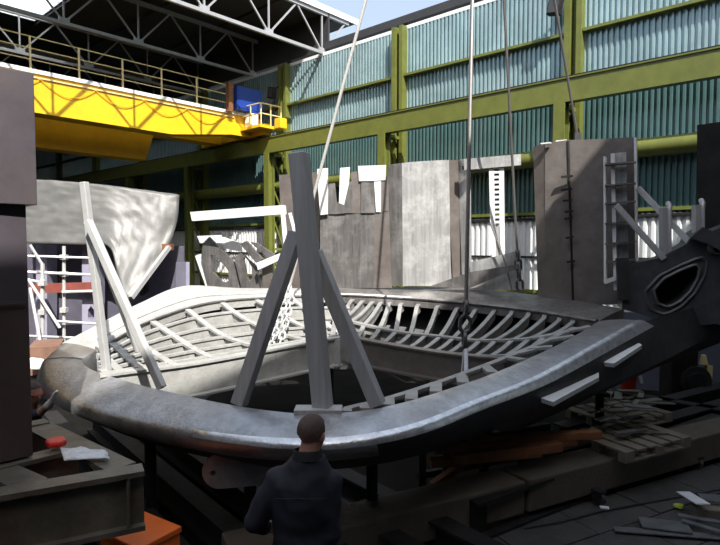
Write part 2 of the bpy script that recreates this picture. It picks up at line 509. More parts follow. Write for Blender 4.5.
truss_lab = {0: 'sunlit pale roof truss at the open edge of the roof, nearest', 1: 'grey roof truss right above the yellow crane walkway',
             2: 'grey roof truss behind the yellow crane', 3: 'dim roof truss deep in the dark hall', 4: 'farthest dim roof truss in the dark hall'}
for k, s in enumerate((18.4, 23.4, 28.4, 33.4, 38.4)):
    t = thing('roof_truss', SN(s, 2, 11.3), truss_lab[k], 'truss', 'roof trusses')
    n0, n1 = -12.0, 19.6
    MB().bar(SN(s, n0, 11.35), SN(s, 17.9, 11.35), 0.13, 0.13).build('lower_chord', 'truss', t)
    MB().bar(SN(s, n0, 13.08), SN(s, n1, 13.08), 0.14, 0.16).build('upper_chord', 'truss', t)
    if k == 0:
        MB().bar(SN(s - 0.12, n0, 13.28), SN(s - 0.12, 20.3, 13.28), 0.06, 0.26).build('fascia', 'white', t)
    pts = [17.9 - 3.0 * i for i in range(10)]
    for i, n in enumerate(pts):
        MB().bar(SN(s, n, 11.35), SN(s, n, 13.05), 0.06, 0.06, D2).build('web_post', 'truss', t)
        MB().box(SN(s, n, 11.44), D1 * 0.05, D2 * 0.2, UP * 0.12).build('gusset', 'truss', t)
        for e in (-1.5, 1.5):
            if n + e < 19.7:
                MB().bar(SN(s, n, 11.38), SN(s, n + e, 13.05), 0.065, 0.065).build('web_diagonal', 'truss', t)

# ---- floodlights on the columns
for s, n, z, lab in ((BAY0 + 0.5, NW - 0.6, 10.2, 'small dark floodlight on the nearest wall column'),
                     (BAY0 + 2 * BAY + 0.5, NW - 0.6, 10.0, 'small dark floodlight on the wall column near the blue panel')):
    t = thing('floodlight', SN(s, n, z), lab, 'light', 'column floodlights')
    MB().box(SN(s, n, z), D1 * 0.2 + UP * 0.04, D2 * 0.12, UP * 0.25 - D1 * 0.05).build('housing', 'dark', t, bevel=0.02)
    MB().box(SN(s, n - 0.13, z), D1 * 0.16 + UP * 0.03, D2 * 0.012, UP * 0.2 - D1 * 0.04).build('glass', 'chain', t)
    MB().bar(SN(s, n + 0.1, z + 0.2), SN(s - 0.4, NW - 0.3, z + 0.35), 0.05, 0.05).build('bracket', 'dark', t)

# =================================================================== YELLOW BRIDGE CRANE
SC = 21.7
cr_t = thing('bridge_crane', SN(SC + 1, 4, 7.4), 'bright yellow overhead bridge crane with a walkway along its top', 'crane')
ZB, ZT = 7.40, 8.76
def girder(s0, s1, n0, n1, n2, zb, zt, nm, mm, rise=0.42):
    prof = [SN(s0, n0, zb), SN(s0, n1, zb), SN(s0, n2, zb + rise), SN(s0, 17.0, zb + rise), SN(s0, 17.0, zt), SN(s0, n0, zt)]
    MB().prism(prof, D1 * (s1 - s0)).build(nm, mm, cr_t)
girder(SC, SC + 0.8, -14, 12.4, 15.4, ZB, ZT, 'main_girder', 'yellow')
girder(SC + 2.6, SC + 3.4, -14, 12.6, 13.0, 6.62, ZT, 'rear_girder', 'yellow', 1.2)
MB().box(SN(SC + 1.7, 16.75, 8.12), D1 * 2.6, D2 * 0.2, UP * 0.26).build('end_carriage', 'yellow', cr_t)
for e in (-0.3, 3.7):
    MB().tube([SN(SC + e, 16.72, 7.98), SN(SC + e, 16.9, 7.98)], 0.17, 16).build('wheel', 'dark', cr_t)
for z, w in ((ZT - 0.16, 0.05), ):
    MB().bar(SN(SC - 0.03, -14, z), SN(SC - 0.03, 15.5, z), 0.05, w).build('edge_trim', 'cream', cr_t)
wk = MB().bar(SN(SC + 0.3, -14, ZT + 0.03), SN(SC + 0.3, 16.4, ZT + 0.03), 0.7, 0.06).build('walkway', 'cream', cr_t)
MB().bar(SN(SC - 0.06, -14, ZT + 0.04), SN(SC - 0.06, 16.4, ZT + 0.04), 0.03, 0.14).build('toe_board', 'white', cr_t)
for k in range(18):
    n = 15.2 - k * 1.62
    MB().bar(SN(SC - 0.05, n, ZT), SN(SC - 0.05, n, ZT + 1.2), 0.055, 0.055, D2).build('rail_post', 'cream', cr_t)
for z in (1.2, 0.8, 0.42):
    MB().tube([SN(SC - 0.05, -14, ZT + z), SN(SC - 0.05, 16.0, ZT + z)], 0.022, 6).build('handrail', 'cream', cr_t)
# festoon cable loops hanging on the girder face
for k in range(9):
    a = 15.0 - k * 1.9
    pts = [SN(SC - 0.05, a - 1.9 * q / 10, ZT - 0.2 - 0.55 * math.sin(math.pi * q / 10) * (0.8 + 0.25 * math.sin(k * 3.1))) for q in range(11)]
    MB().tube(pts, 0.016, 5).build('festoon_cable', 'yellow', cr_t)
# trolley post, blue panel, white cabinet and guard rails at the wall end
MB().bar(SN(SC - 0.2, 15.15, ZT), SN(SC - 0.2, 15.15, ZT + 1.3), 0.22, 0.22, D2).build('panel_post', 'timber', cr_t)
bp = MB().box(SN(SC - 0.3, 16.1, ZT + 0.66), D1 * 0.12, D2 * 0.7, UP * 0.52).build('control_panel', 'blue', cr_t)
MB().box(SN(SC - 0.43, 16.1, ZT + 0.66), D1 * 0.01, D2 * 0.62, UP * 0.44).build('panel_door', 'blue', bp)
MB().box(SN(SC - 0.3, 16.3, ZT - 0.25), D1 * 0.2, D2 * 0.24, UP * 0.32).build('white_cabinet', 'white', cr_t)
MB().box(SN(SC - 0.75, 16.5, ZT - 0.66), D1 * 0.72, D2 * 0.65, UP * 0.06).build('end_platform', 'yellow', cr_t)
for z in (0.5, 0.95):
    MB().tube([SN(SC - 0.1, 15.9, ZT - 0.6 + z), SN(SC - 1.42, 15.95, ZT - 0.6 + z), SN(SC - 1.42, 17.1, ZT - 0.6 + z)], 0.028, 6).build('guard_rail', 'cream', cr_t)
for a, b in ((-1.42, 15.95), (-1.42, 16.5), (-1.42, 17.1), (-0.7, 15.93)):
    MB().tube([SN(SC + a, b, ZT - 0.6), SN(SC + a, b, ZT + 0.35)], 0.028, 6).build('guard_post', 'cream', cr_t)
MB().box(SN(SC - 1.75, 16.8, ZT - 0.5), D1 * 0.22, D2 * 0.2, UP * 0.24).build('motor_housing', 'yellow', cr_t, bevel=0.05)

# =================================================================== HULL SECTION
hull = thing('hull_section', (0.2, 6.8, 0.9), 'large curved steel hull section with a rounded rim and open rib grid', 'hull section')
ST = [  # inner edge, crest, underside
    ((97, 350, 6.50), (62, 343, 6.95), (40, 368, 6.95)),
    ((84, 360, 6.15), (44, 361, 6.40), (37, 381, 6.35)),
    ((92, 369, 5.85), (50, 382, 5.80), (43, 397, 5.78)),
    ((125, 380, 5.50), (88, 405, 5.20), (82, 418, 5.22)),
    ((163, 390, 5.15), (140, 422, 4.80), (140, 437, 4.85)),
    ((235, 405, 4.65), (220, 437, 4.32), (218, 453, 4.38)),
    ((300, 413, 4.42), (295, 445, 4.08), (297, 460, 4.18)),
    ((345, 412, 4.42), (355, 443, 4.12), (358, 457, 4.24)),
    ((390, 405, 4.60), (420, 429, 4.36), (426, 446, 4.52)),
    ((440, 391, 5.00), (480, 404, 4.85), (492, 427, 5.08)),
    ((500, 370, 5.60), (542, 379, 5.48), (562, 404, 5.80)),
    ((560, 343, 6.50), (602, 345, 6.38), (632, 376, 6.80)),
    ((598, 321, 7.30), (645, 321, 7.20), (692, 346, 7.60)),
]
INN, CRE, UND = ([P(*s[i]) for s in ST] for i in range(3))
CEN = Vector((0.3, 7.2, 0))
NS = 64
rings, skin = [], []
for i in range(NS + 1):
    t = i / NS
    a, b, c = cr(INN, t), cr(CRE, t), cr(UND, t)
    ctr = (a + c) / 2
    outw = (b - a); outw.z = 0; outw.normalize()
    ring = [a - UP * 0.24, a - UP * 0.02, a + outw * 0.015]
    top = (b - a)
    for q in (0.25, 0.5, 0.75): ring.append(a + top * q + UP * (0.022 * math.sin(math.pi * q)))
    # rounded knuckle from the crest to the underside
    k0 = b - top * 0.06 + UP * 0.008
    ring.append(k0)
    ctrl = b + (b - c) * 0.12 + outw * 0.03
    for q in (0.2, 0.4, 0.6, 0.8, 1.0):
        e = b + outw * 0.035 * math.sin(math.pi * q)
        ring.append(k0 * (1 - q) ** 2 + (b + outw * 0.05 - UP * 0.03) * 2 * q * (1 - q) + c * q * q)
    inw = (CEN - c); inw.z = 0; inw.normalize()
    ring.append(c + inw * 0.12 - UP * 0.07)
    ring.append(c + inw * 0.30 - UP * 0.10)
    rings.append(ring)
    skin.append([c + inw * 0.02 - UP * 0.01, c + inw * 0.35 - UP * 0.14, c + inw * 0.8 - UP * 0.24, c + inw * 1.3 - UP * 0.28,
                 c + inw * 1.3 - UP * 0.33, c + inw * 0.8 - UP * 0.29, c + inw * 0.32 - UP * 0.2])
lip = MB().loft(rings, True, True).build('rim_lip', 'rim', hull, True, angle=50)
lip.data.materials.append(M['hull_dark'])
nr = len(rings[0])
for pi in range(NS * nr):                        # rim steel on top, darker side on the right-hand half
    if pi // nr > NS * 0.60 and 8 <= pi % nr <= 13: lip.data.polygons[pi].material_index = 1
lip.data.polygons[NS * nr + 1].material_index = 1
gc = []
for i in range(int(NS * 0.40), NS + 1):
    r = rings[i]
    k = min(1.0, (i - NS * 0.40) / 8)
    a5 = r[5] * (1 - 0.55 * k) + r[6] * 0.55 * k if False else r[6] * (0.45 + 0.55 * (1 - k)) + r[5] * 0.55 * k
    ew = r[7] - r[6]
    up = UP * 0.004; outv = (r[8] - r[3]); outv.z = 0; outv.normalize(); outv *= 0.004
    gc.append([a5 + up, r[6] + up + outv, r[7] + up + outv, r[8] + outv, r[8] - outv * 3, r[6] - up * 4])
MB().loft(gc, True, True).build('crest_glint', 'crest_glint', hull, True, angle=80)  # bright band painting the glint along the near crest
# weld seams round the lip and the pale mouth bead on the inner edge
for t in (0.09,):
    i = int(t * NS)
    MB().tube([p + UP * 0.004 for p in rings[i][2:12]], 0.008, 6).build('weld_seam', 'rim', hull, True)
MB().loft(skin, True, True).build('bottom_plate', 'hull_dark', hull, True)

# dark shell below the right-hand side, running on into the end casting
sk = []
SE = [((492, 427, 5.08), (500, 432, 5.3), (520, 430, 5.9)), ((562, 404, 5.80), (572, 404, 6.1), (590, 398, 6.7)),
      ((632, 376, 6.80), (640, 374, 7.1), (652, 366, 7.6)), ((692, 346, 7.60), (705, 348, 7.9), (715, 345, 8.3)), ((745, 312, 8.1), (755, 316, 8.4), (765, 320, 8.8))]
C2 = [P(480, 404, 4.87), P(542, 380, 5.51), P(602, 346, 6.42), P(645, 322, 7.25), P(700, 306, 7.75)]
for i in range(25):
    t = i / 24
    a, b, c, d = cr(C2, t), cr([P(*e[0]) for e in SE], t), cr([P(*e[1]) for e in SE], t), cr([P(*e[2]) for e in SE], t)
    off = Vector((-0.03, 0.05, -0.02))
    sk.append([a + off, (a + b) / 2 + off + Vector((0.02, -0.03, 0)), b, c, d, d + UP * 0.25, (a + b) / 2 + Vector((-0.2, 0.3, 0.05))])
MB().loft(sk, True, True).build('shell_plate', 'hull_dark', hull, True)

# far flange
RIM = PL([(97, 350, 6.5), (120, 335, 6.8), (150, 320, 7.3), (200, 304, 8.0), (250, 298, 8.5), (330, 295, 9.0), (400, 298, 9.1), (460, 303, 8.9), (530, 311, 8.5), (597, 322, 7.5)])
OUT = PL([(62, 343, 6.95), (95, 326, 7.1), (140, 303, 7.8), (184, 286, 8.6), (240, 288, 9.2), (310, 288, 9.6), (400, 287, 9.8), (470, 288, 9.65), (560, 298, 9.0), (624, 309, 8.0)])
fr = []
for i in range(61):
    t = i / 60
    a, b = cr(RIM, t), cr(OUT, t)
    fr.append([a, a * 0.5 + b * 0.5 + UP * 0.015, b, b - UP * 0.16, a - UP * 0.13])
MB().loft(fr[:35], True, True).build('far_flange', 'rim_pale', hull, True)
MB().loft(fr[34:], True, True).build('far_flange', 'plate_grey', hull, True)  # right half and its bead take a darker grey to paint their shade
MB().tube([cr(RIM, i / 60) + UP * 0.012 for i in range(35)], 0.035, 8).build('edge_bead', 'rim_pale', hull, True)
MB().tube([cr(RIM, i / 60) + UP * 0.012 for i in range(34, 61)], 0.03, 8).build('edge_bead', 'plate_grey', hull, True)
MB().tube([cr(RIM, i / 60) * 0.72 + cr(OUT, i / 60) * 0.28 + UP * 0.02 for i in range(3, 34)], 0.02, 6).build('weld_seam', 'rim_pale', hull, True)

# outer shell hanging below the far flange, closing the view through the ribs
so = []
for i in range(49):
    t = 0.03 + 0.97 * i / 48
    b = cr(OUT, t) * 0.75 + cr(RIM, t) * 0.25
    inw = CEN - b; inw.z = 0; inw.normalize()
    row = [b - UP * 0.12, b + inw * 0.10 - UP * 0.45, b + inw * 0.4 - UP * 0.85, b + inw * 1.0 - UP * 1.15]
    so.append(row + [p - inw * 0.03 - UP * 0.02 for p in row[::-1]])
MB().loft(so, True, True).build('outer_shell', 'hull_dark', hull, True)

# the two deep beams that meet in the middle
BL = PL([(100, 375, 5.60), (131, 376 - 5, 5.75), (200, 362, 6.25), (310, 342, 7.05), (346, 336, 7.3)])
BR = PL([(346, 336, 7.3), (400, 346, 6.95), (455, 354, 6.55), (505, 358, 6.15)])
def deep_beam(pts, nm, mm, h=0.34):
    N = 16
    c = [cr(pts, i / N) for i in range(N + 1)]
    web, top, bot = [], [], []
    for i, p in enumerate(c):
        t = (c[min(i + 1, N)] - c[max(i - 1, 0)]); t.z = 0; t.normalize()
        s = Vector((-t.y, t.x, 0))
        if s.y < 0: s = -s
        web.append([p, p + s * 0.025, p + s * 0.025 - UP * h, p - UP * h])
        top.append([p - s * 0.03 + UP * 0.002, p + s * 0.11 + UP * 0.002, p + s * 0.11 - UP * 0.022, p - s * 0.03 - UP * 0.022])
        bot.append([p - s * 0.10 - UP * h, p + s * 0.10 - UP * h, p + s * 0.10 - UP * (h + .022), p - s * 0.10 - UP * (h + .022)])
    o = MB().loft(web, True, True).build(nm, mm, hull)
    MB().loft(top, True, True).build('top_flange', mm, o)
    MB().loft(bot, True, True).build('bottom_flange', mm, o)
deep_beam(BL, 'deep_beam', 'rim_pale')
deep_beam(BR, 'deep_beam', 'plate_brown', 0.31)
MB().bar(P(346, 337, 7.29), P(346, 337, 7.29) - UP * 0.36, 0.06, 0.12, D1).build('beam_joint', 'rim_pale', hull)
MB().bar(P(337, 339, 7.2), P(337, 339, 7.2) - UP * 0.34, 0.03, 0.12, D1).build('beam_joint', 'rim_pale', hull)

# ribs and stringers
def strip(pts, w, h, nm='rib', mm='lattice', flip=None, hole=False):
    """a flat bar on edge with a narrow face on top, following pts"""
    n = len(pts)
    rr = []
    for i, p in enumerate(pts):
        t = pts[min(i + 1, n - 1)] - pts[max(i - 1, 0)]
        t.z = 0
        if t.length < 1e-6: t = Vector((1, 0, 0))
        t.normalize()
        s = Vector((-t.y, t.x, 0)) * (w / 2)
        rr.append([p - s, p + s, p + s - UP * 0.03, p + s * 0.3 - UP * 0.035, p + s * 0.3 - UP * h, p - s * 0.3 - UP * h, p - s * 0.3 - UP * 0.035, p - s - UP * 0.03])
    MB().loft(rr, True, True).build(nm, mm, hull)
RL = PL([(97, 352, 6.45), (120, 338, 6.75), (150, 322, 7.25), (200, 306, 7.95), (250, 300, 8.45), (300, 298, 8.8), (350, 298, 9.0)])
def SL(u, v):
    p = cr(BL, u) * (1 - v) + cr(RL, u) * v
    return p - UP * (0.10 * math.sin(math.pi * min(v, 1)) * (0.3 + u))
for v in (0.11, 0.28, 0.46, 0.65, 0.85):
    strip([SL(u / 30, v) for u in range(0, 31)], 0.05, 0.19, 'stringer')
for k in range(-1, 9):
    u0 = k * 0.115
    path = [(u0 + 0.20 * (1 - q / 12), q / 12) for q in range(13)]
    path = [(u, v) for u, v in path if 0.015 <= u <= 1.0]
    if len(path) > 2:
        strip([SL(u, v) for u, v in path], 0.085, 0.19, 'rib')
# right-hand fan
RR = PL([(340, 299, 8.98), (371, 302, 9.05), (400, 304, 9.02), (456, 309, 8.8), (511, 314, 8.45), (560, 320, 7.95), (600, 325, 7.35)])
SS = PL([(328, 318, 8.3), (350, 321, 8.25), (395, 331, 8.0), (440, 336, 7.75), (480, 340, 7.4), (530, 338, 7.1), (575, 330, 7.1)])
BB = PL([(325, 338, 7.2), (346, 336, 7.3), (380, 344, 7.05), (420, 350, 6.8), (460, 355, 6.5), (505, 356, 6.2), (550, 346, 6.55)])
def fan(u, v):
    if v < 0.5:
        q = v * 2
        a, b = cr(RR, u), cr(SS, u)
        p = a * (1 - q) + b * q
        return p - UP * 0.03 * math.sin(math.pi * q)
    q = v * 2 - 1
    a, b = cr(SS, u), cr(BB, u)
    return a * (1 - q) + b * q - UP * 0.02 * math.sin(math.pi * q)
us = [0.06 + 0.055 * k for k in range(16)]
for u in us:
    strip([cr(RR, u) + Vector((0.08, 0.2, 0.03))] + [fan(u, q / 16 * 0.95) for q in range(17)], 0.062, 0.15, 'rib', 'rib_grey')
strip([fan(u / 30, 0.5) + UP * 0.008 for u in range(1, 30)], 0.12, 0.14, 'stringer', 'rib_grey')
strip([fan(u / 30, 0.96) + UP * 0.006 for u in range(1, 29)], 0.05, 0.12, 'stringer', 'rib_grey')
# perforated ledge inside the near rim
LI = PL([(345, 408, 4.62), (390, 397, 4.95), (440, 381, 5.40), (490, 363, 5.95), (535, 345, 6.6), (575, 327, 7.3)])
LO = PL([(345, 411, 4.48), (390, 404, 4.66), (440, 390, 5.05), (500, 369, 5.65), (560, 342, 6.55), (596, 322, 7.3)])
strip([cr(LI, i / 24) for i in range(25)], 0.07, 0.06, 'ledge_bar', 'rib_grey')
for k in range(11):
    t = k / 10.4
    strip([cr(LI, t) * (1 - q / 4) + cr(LO, t) * q / 4 for q in range(5)], 0.11, 0.04, 'ledge_tread', 'rib_grey')
# white fender strips fixed on the outside
for a, b, c, d in (((541, 398, 5.48), (553, 402, 5.42), (599, 377, 6.18), (598, 367, 6.36)), ((602, 362, 6.35), (614, 363.5, 6.3), (642, 345, 6.86), (634, 340, 7.0))):
    q = [P(*v) for v in (a, b, c, d)]
    MB().prism(q, Vector((0.01, 0.02, -0.05))).build('fender_strip', 'plate_white', hull)
# rounded lug under the rim
pl = []
for k in range(13):
    a = math.pi / 2 + math.pi * k / 12
    pl.append((219 + 17 * math.cos(a), 472 + 17 * math.sin(a) * 1.0))
outer = pl[::-1] if False else [(300, 455)] + [(219 + 17 * math.cos(-math.pi / 2 - math.pi * k / 12), 472 + 17 * math.sin(-math.pi / 2 - math.pi * k / 12)) for k in range(13)] + [(300, 482)]
hole = [(213 + 3.2 * math.cos(k * math.pi / 4), 473 + 3.2 * math.sin(k * math.pi / 4)) for k in range(8)]
m = MB()
slab_hole(m, outer, hole, 200, 4.55, 300, 4.62, 0.09)
m.build('pin_lug', 'rim', hull)

# end casting with the oval opening
outer = [(622, 268), (640, 262), (660, 258), (683, 246), (691, 241), (689, 236), (703, 227), (712, 231), (735, 222), (850, 228), (850, 345), (775, 335), (715, 324), (690, 326), (665, 323), (640, 314), (622, 309)]
hole = [(653, 290), (664, 278), (680, 270), (695, 264), (700, 268), (697, 279), (690, 291), (680, 301), (668, 307), (657, 303)]
m = MB()
h, e = slab_hole(m, outer, hole, 622, 8.0, 775, 7.5, 0.45)
ec = m.build('end_casting', 'cast', hull)
MB().tube([p - e * 0.05 for p in h], 0.022, 8, True).build('opening_rim', 'plate_grey', ec, True)
hc = sum(h, Vector((0, 0, 0))) / len(h)
MB().tube([hc + (p - hc) * 1.35 - e * 0.02 for p in h], 0.025, 6, True).build('opening_bead', 'cast', ec, True)
MB().loft([[p + e * 0.95 for p in h], [p + e * 1.0 for p in h]], True, True).build('opening_back', 'dark', ec)
pc = P(718, 248, 7.62)
pe = [pc + Vector((math.cos(a) * 0.055, -0.0, math.sin(a) * 0.055)) for a in [k * math.pi / 8 for k in range(16)]]
pe2 = [pc + Vector((math.cos(a) * 0.085, -0.02, math.sin(a) * 0.085)) for a in [k * math.pi / 8 for k in range(16)]]
MB().loft([pe2, pe, [p + Vector((0, 0.15, 0)) for p in pe], [p + Vector((0, 0.2, 0)) for p in pe2]], True, False, True).build('pipe_stub', 'plate_grey', ec, True)
m = MB(); slab(m, [(690, 238), (703, 227), (720, 236), (735, 246), (725, 253), (706, 243)], 690, 7.66, 735, 7.5, 0.1); m.build('top_bracket', 'cast', ec)

# =================================================================== UPRIGHT PLATES
def plate(name, poly, xl, dl, xr, dr, t, mm, label, group=None, parent=None, bevel=0.0):
    m = MB()
    slab(m, poly, xl, dl, xr, dr, t)
    o = m.build(name, mm, parent)
    if label: tag(o, label, 'plate', group)
    return o
G = 'upright plates on the far flange'
# tall brown plate at the right
bpz = thing('brown_plate', P(585, 302, 8.8), 'tall brown steel plate standing on the right of the far flange', 'plate', G)
plate('face', [(545, 143), (568, 140), (600, 139), (634, 137), (636, 303), (600, 305), (568, 303), (545, 299)], 545, 9.05, 636, 8.35, 0.05, 'plate_brown', None, None, bpz)
plate('edge_return', [(533, 147), (545, 143), (545, 299), (538, 297)], 533, 9.25, 545, 9.06, 0.05, 'plate_brown', None, None, bpz)
MB().bar(P(568, 141, 8.87), P(573, 303, 8.83), 0.03, 0.03, Vector((0, 1, 0))).build('weld_seam', 'dark', bpz)
for y, x0, x1 in ((177, 561, 573), (190, 561, 572), (201, 563, 572), (212, 565, 573), (219, 565, 572), (238, 566, 573), (262, 567, 575)):
    MB().bar(P(x0, y, 8.80), P(x1, y - 1, 8.74), 0.06, 0.03).build('clamp_bar', 'dark', bpz)
for xx in ((541, 551, 144), (556, 567, 141.5)):
    MB().bar(P(xx[0], xx[2], 9.0), P(xx[1], xx[2] - 1, 8.93), 0.08, 0.02).build('top_chip', 'plate_white', bpz)
# stiffened ladder panel on it
lp = thing('stiffener_panel', P(620, 292, 8.25), 'pale ladder-like stiffener panel on the face of the brown plate', 'panel')
for x0, x1, y0, y1, w, mm in ((605, 605.5, 157, 283, 0.03, 'plate_white'), (613, 616, 154, 290, 0.05, 'plate_white'), (635.5, 637, 138, 268, 0.035, 'plate_white')):
    MB().bar(P(x0, y0, 8.32), P(x1, y1, 8.24), w, 0.12, Vector((0.6, 1, 0))).build('upright', mm, lp)
m = MB(); slab(m, [(615, 153), (626, 152), (629, 282), (617, 286)], 615, 8.33, 629, 8.24, 0.03); m.build('centre_strip', 'plate_bright', lp)
for y in (165, 186, 204, 224, 244, 262):
    MB().bar(P(605, y, 8.28), P(636, y - 2.5, 8.10), 0.16, 0.022).build('rung', 'plate_grey', lp)
MB().bar(P(605, 282, 8.25), P(633, 272, 8.05), 0.12, 0.06).build('foot_bar', 'plate_white', lp)
MB().bar(P(622, 258, 7.98), P(624, 300, 7.95), 0.16, 0.06, Vector((0.2, 1, 0))).build('foot_post', 'hull_dark', lp)
for (a, b, lab, mm) in (((616, 205, 8.05), (664, 259, 7.85), 'grey angled strut from the ladder panel down to the dark casting', 'strut'),
                        ((638, 188, 8.25), (690, 243, 7.85), 'pale angled strut right of the ladder panel', 'strut_pale')):
    o = MB().bar(P(*a), P(*b), 0.075, 0.08).build('angle_strut', mm, bevel=0.006)
    tag(o, lab, 'strut')
for (x, y0, y1, d, lab) in ((665, 203, 262, 7.95, 'dark grey curved-top post between the two angled struts'), (698, 200, 240, 7.8, 'dark grey curved-top post beside the black plate')):
    t = thing('bracket_post', P(x, y1, d), lab, 'post')
    MB().bar(P(x - 2, y0 + 5, d), P(x - 1.5, y1, d), 0.07, 0.1, Vector((0, 1, 0))).build('post', 'strut', t)
    MB().tube([P(x + 4, y1, d), P(x + 4, y0 + 8, d), P(x + 4.5, y0 + 3, d + 0.03), P(x + 3, y0, d + 0.08)], 0.035, 8).build('pipe', 'strut', t, True)
o = MB(); slab(o, [(697, 125), (820, 108), (820, 305), (697, 300)], 697, 8.62, 820, 7.05, 0.12)
bk = o.build('black_plate', 'dark'); tag(bk, 'black plate standing at the right edge behind the dark casting', 'plate')
# bright curved plate
cp = thing('bright_plate', P(425, 287, 9.6), 'wide bright bare-metal plate in the middle of the far flange', 'plate', G)
xs = [386, 392, 400, 408, 416, 424, 432, 440, 447]
yt = [165, 164, 163, 162, 161.5, 161, 160.5, 160, 160]
bow = [0, -0.05, -0.085, -0.10, -0.10, -0.09, -0.07, -0.03, 0.03]
front = [(P(x + 2, yt[i], 9.62 + bow[i]), P(x + (3 if i < 5 else 4), 286, 9.62 + bow[i])) for i, x in enumerate(xs)]
rg = [[a, b, b + Vector((0, 0.04, 0)), a + Vector((0, 0.04, 0))] for a, b in front]
MB().loft(rg[2:], True, True).build('face', 'plate_bright', cp, True, angle=60)
MB().loft(rg[:3], True, True).build('scored_strip', 'plate_grey', cp, True, angle=60)
plate('dark_fold', [(447, 160), (458, 160), (462, 280), (453, 282)], 447, 9.66, 462, 9.82, 0.04, 'plate_brown', None, None, cp)
plate('pale_edge', [(458, 160), (469, 158), (470, 282), (462, 281)], 458, 9.82, 470, 9.6, 0.04, 'plate_bright', None, None, cp)
MB().bar(P(463, 168, 9.55), P(469, 168, 9.5), 0.08, 0.06).build('hook_stub', 'dark', cp)
# lower grey panel and the strips above it
lw = thing('scratched_panel', P(355, 288, 9.6), 'scratched grey panel left of the bright plate, ragged strips on top', 'plate', G)
plate('left_sheet', [(320, 214), (346, 212), (374, 212), (374, 288), (322, 288)], 320, 9.66, 374, 9.6, 0.05, 'plate_grey', None, None, lw)
plate('right_sheet', [(373.6, 212), (389, 211), (392, 288), (373.6, 288)], 374, 9.6, 392, 9.56, 0.05, 'plate_brown', None, None, lw)
strips = [([(317, 169), (328, 168), (328, 214), (320, 215)], 'plate_white'), ([(328, 184), (335, 183), (338, 214), (329, 214)], 'plate_grey'),
          ([(340, 168), (350, 167), (349, 183), (344, 205), (339, 203)], 'plate_white'), ([(334, 203), (345, 201), (346, 213), (335, 214)], 'plate_grey'),
          ([(344, 183), (352, 181), (353, 213), (344, 213)], 'plate_grey'), ([(351, 172), (360, 171), (361, 213), (353, 213)], 'plate_brown'),
          ([(361, 181), (374, 180), (375, 213), (361, 213)], 'plate_grey'), ([(358, 166), (386, 165), (386, 180), (372, 181), (359, 181)], 'plate_white'),
          ([(374, 180), (381, 178), (381, 212), (376, 212)], 'plate_white'), ([(380, 177), (388, 176), (389, 211), (382, 211)], 'plate_brown')]
for i, (pp, mm) in enumerate(strips):
    dd = 9.62 + 0.012 * (i % 3) - (0.03 if mm == 'plate_white' else 0)
    plate('strip', pp, 317, dd, 390, dd - 0.06, 0.025, mm, None, None, lw)
# brown plate behind the centre posts
plate('rear_plate', [(279, 175), (318, 172), (320, 288), (284, 290)], 279, 10.1, 320, 9.9, 0.06, 'plate_brown', 'brown plate half hidden behind the grey centre post', G)
# low plate and perforated T post
plate('low_plate', [(470, 262), (505, 254), (520, 250), (521, 290), (470, 290)], 470, 9.5, 521, 9.1, 0.04, 'plate_bright', 'low pale plate with a sloping top edge beneath the perforated post', G)
plate('wedge_plate', [(428, 287), (470, 272), (519, 264), (519, 268), (470, 288)], 428, 9.5, 519, 8.95, 0.03, 'plate_grey', 'thin sloping grey wedge leaning on the low plate', G)
tp = thing('perforated_post', P(498, 262, 9.3), 'white perforated T-shaped post with a crossbar on top', 'post')
plate('crossbar', [(464, 159), (521, 154), (521, 165), (464, 170)], 464, 9.42, 521, 9.2, 0.04, 'plate_bright', None, None, tp)
plate('post_edge', [(489, 169), (494, 169), (496, 262), (491, 262)], 489, 9.36, 496, 9.34, 0.05, 'plate_white', None, None, tp)
plate('post_edge', [(499, 168), (504, 168), (505, 258), (500, 258)], 499, 9.33, 505, 9.31, 0.05, 'plate_white', None, None, tp)
for k in range(12):
    y = 166 + k * 5.0
    plate('rung', [(493.5, y), (499.8, y - 0.4), (499.8, y + 2.2), (493.7, y + 2.4)], 493, 9.35, 500, 9.33, 0.04, 'plate_white', None, None, tp)
plate('lower_web', [(494, 227), (500, 226), (505, 262), (496, 262)], 493, 9.36, 505, 9.33, 0.02, 'plate_bright', None, None, tp)
# long white bar with its prop
wb = thing('white_bar', P(288, 288, 9.3), 'long white sunlit bar held level above the far flange', 'bar')
plate('bar', [(190, 212), (283, 205), (284, 214), (192, 221)], 190, 9.9, 284, 9.3, 0.10, 'plate_white', None, None, wb)
MB().bar(P(283, 213, 9.34), P(290, 290, 9.3), 0.07, 0.05, Vector((0, 1, 0))).build('prop', 'plate_white', wb)
MB().bar(P(290, 213, 9.3), P(297, 240, 9.25), 0.05, 0.04, Vector((0, 1, 0))).build('prop_brace', 'plate_white', wb)

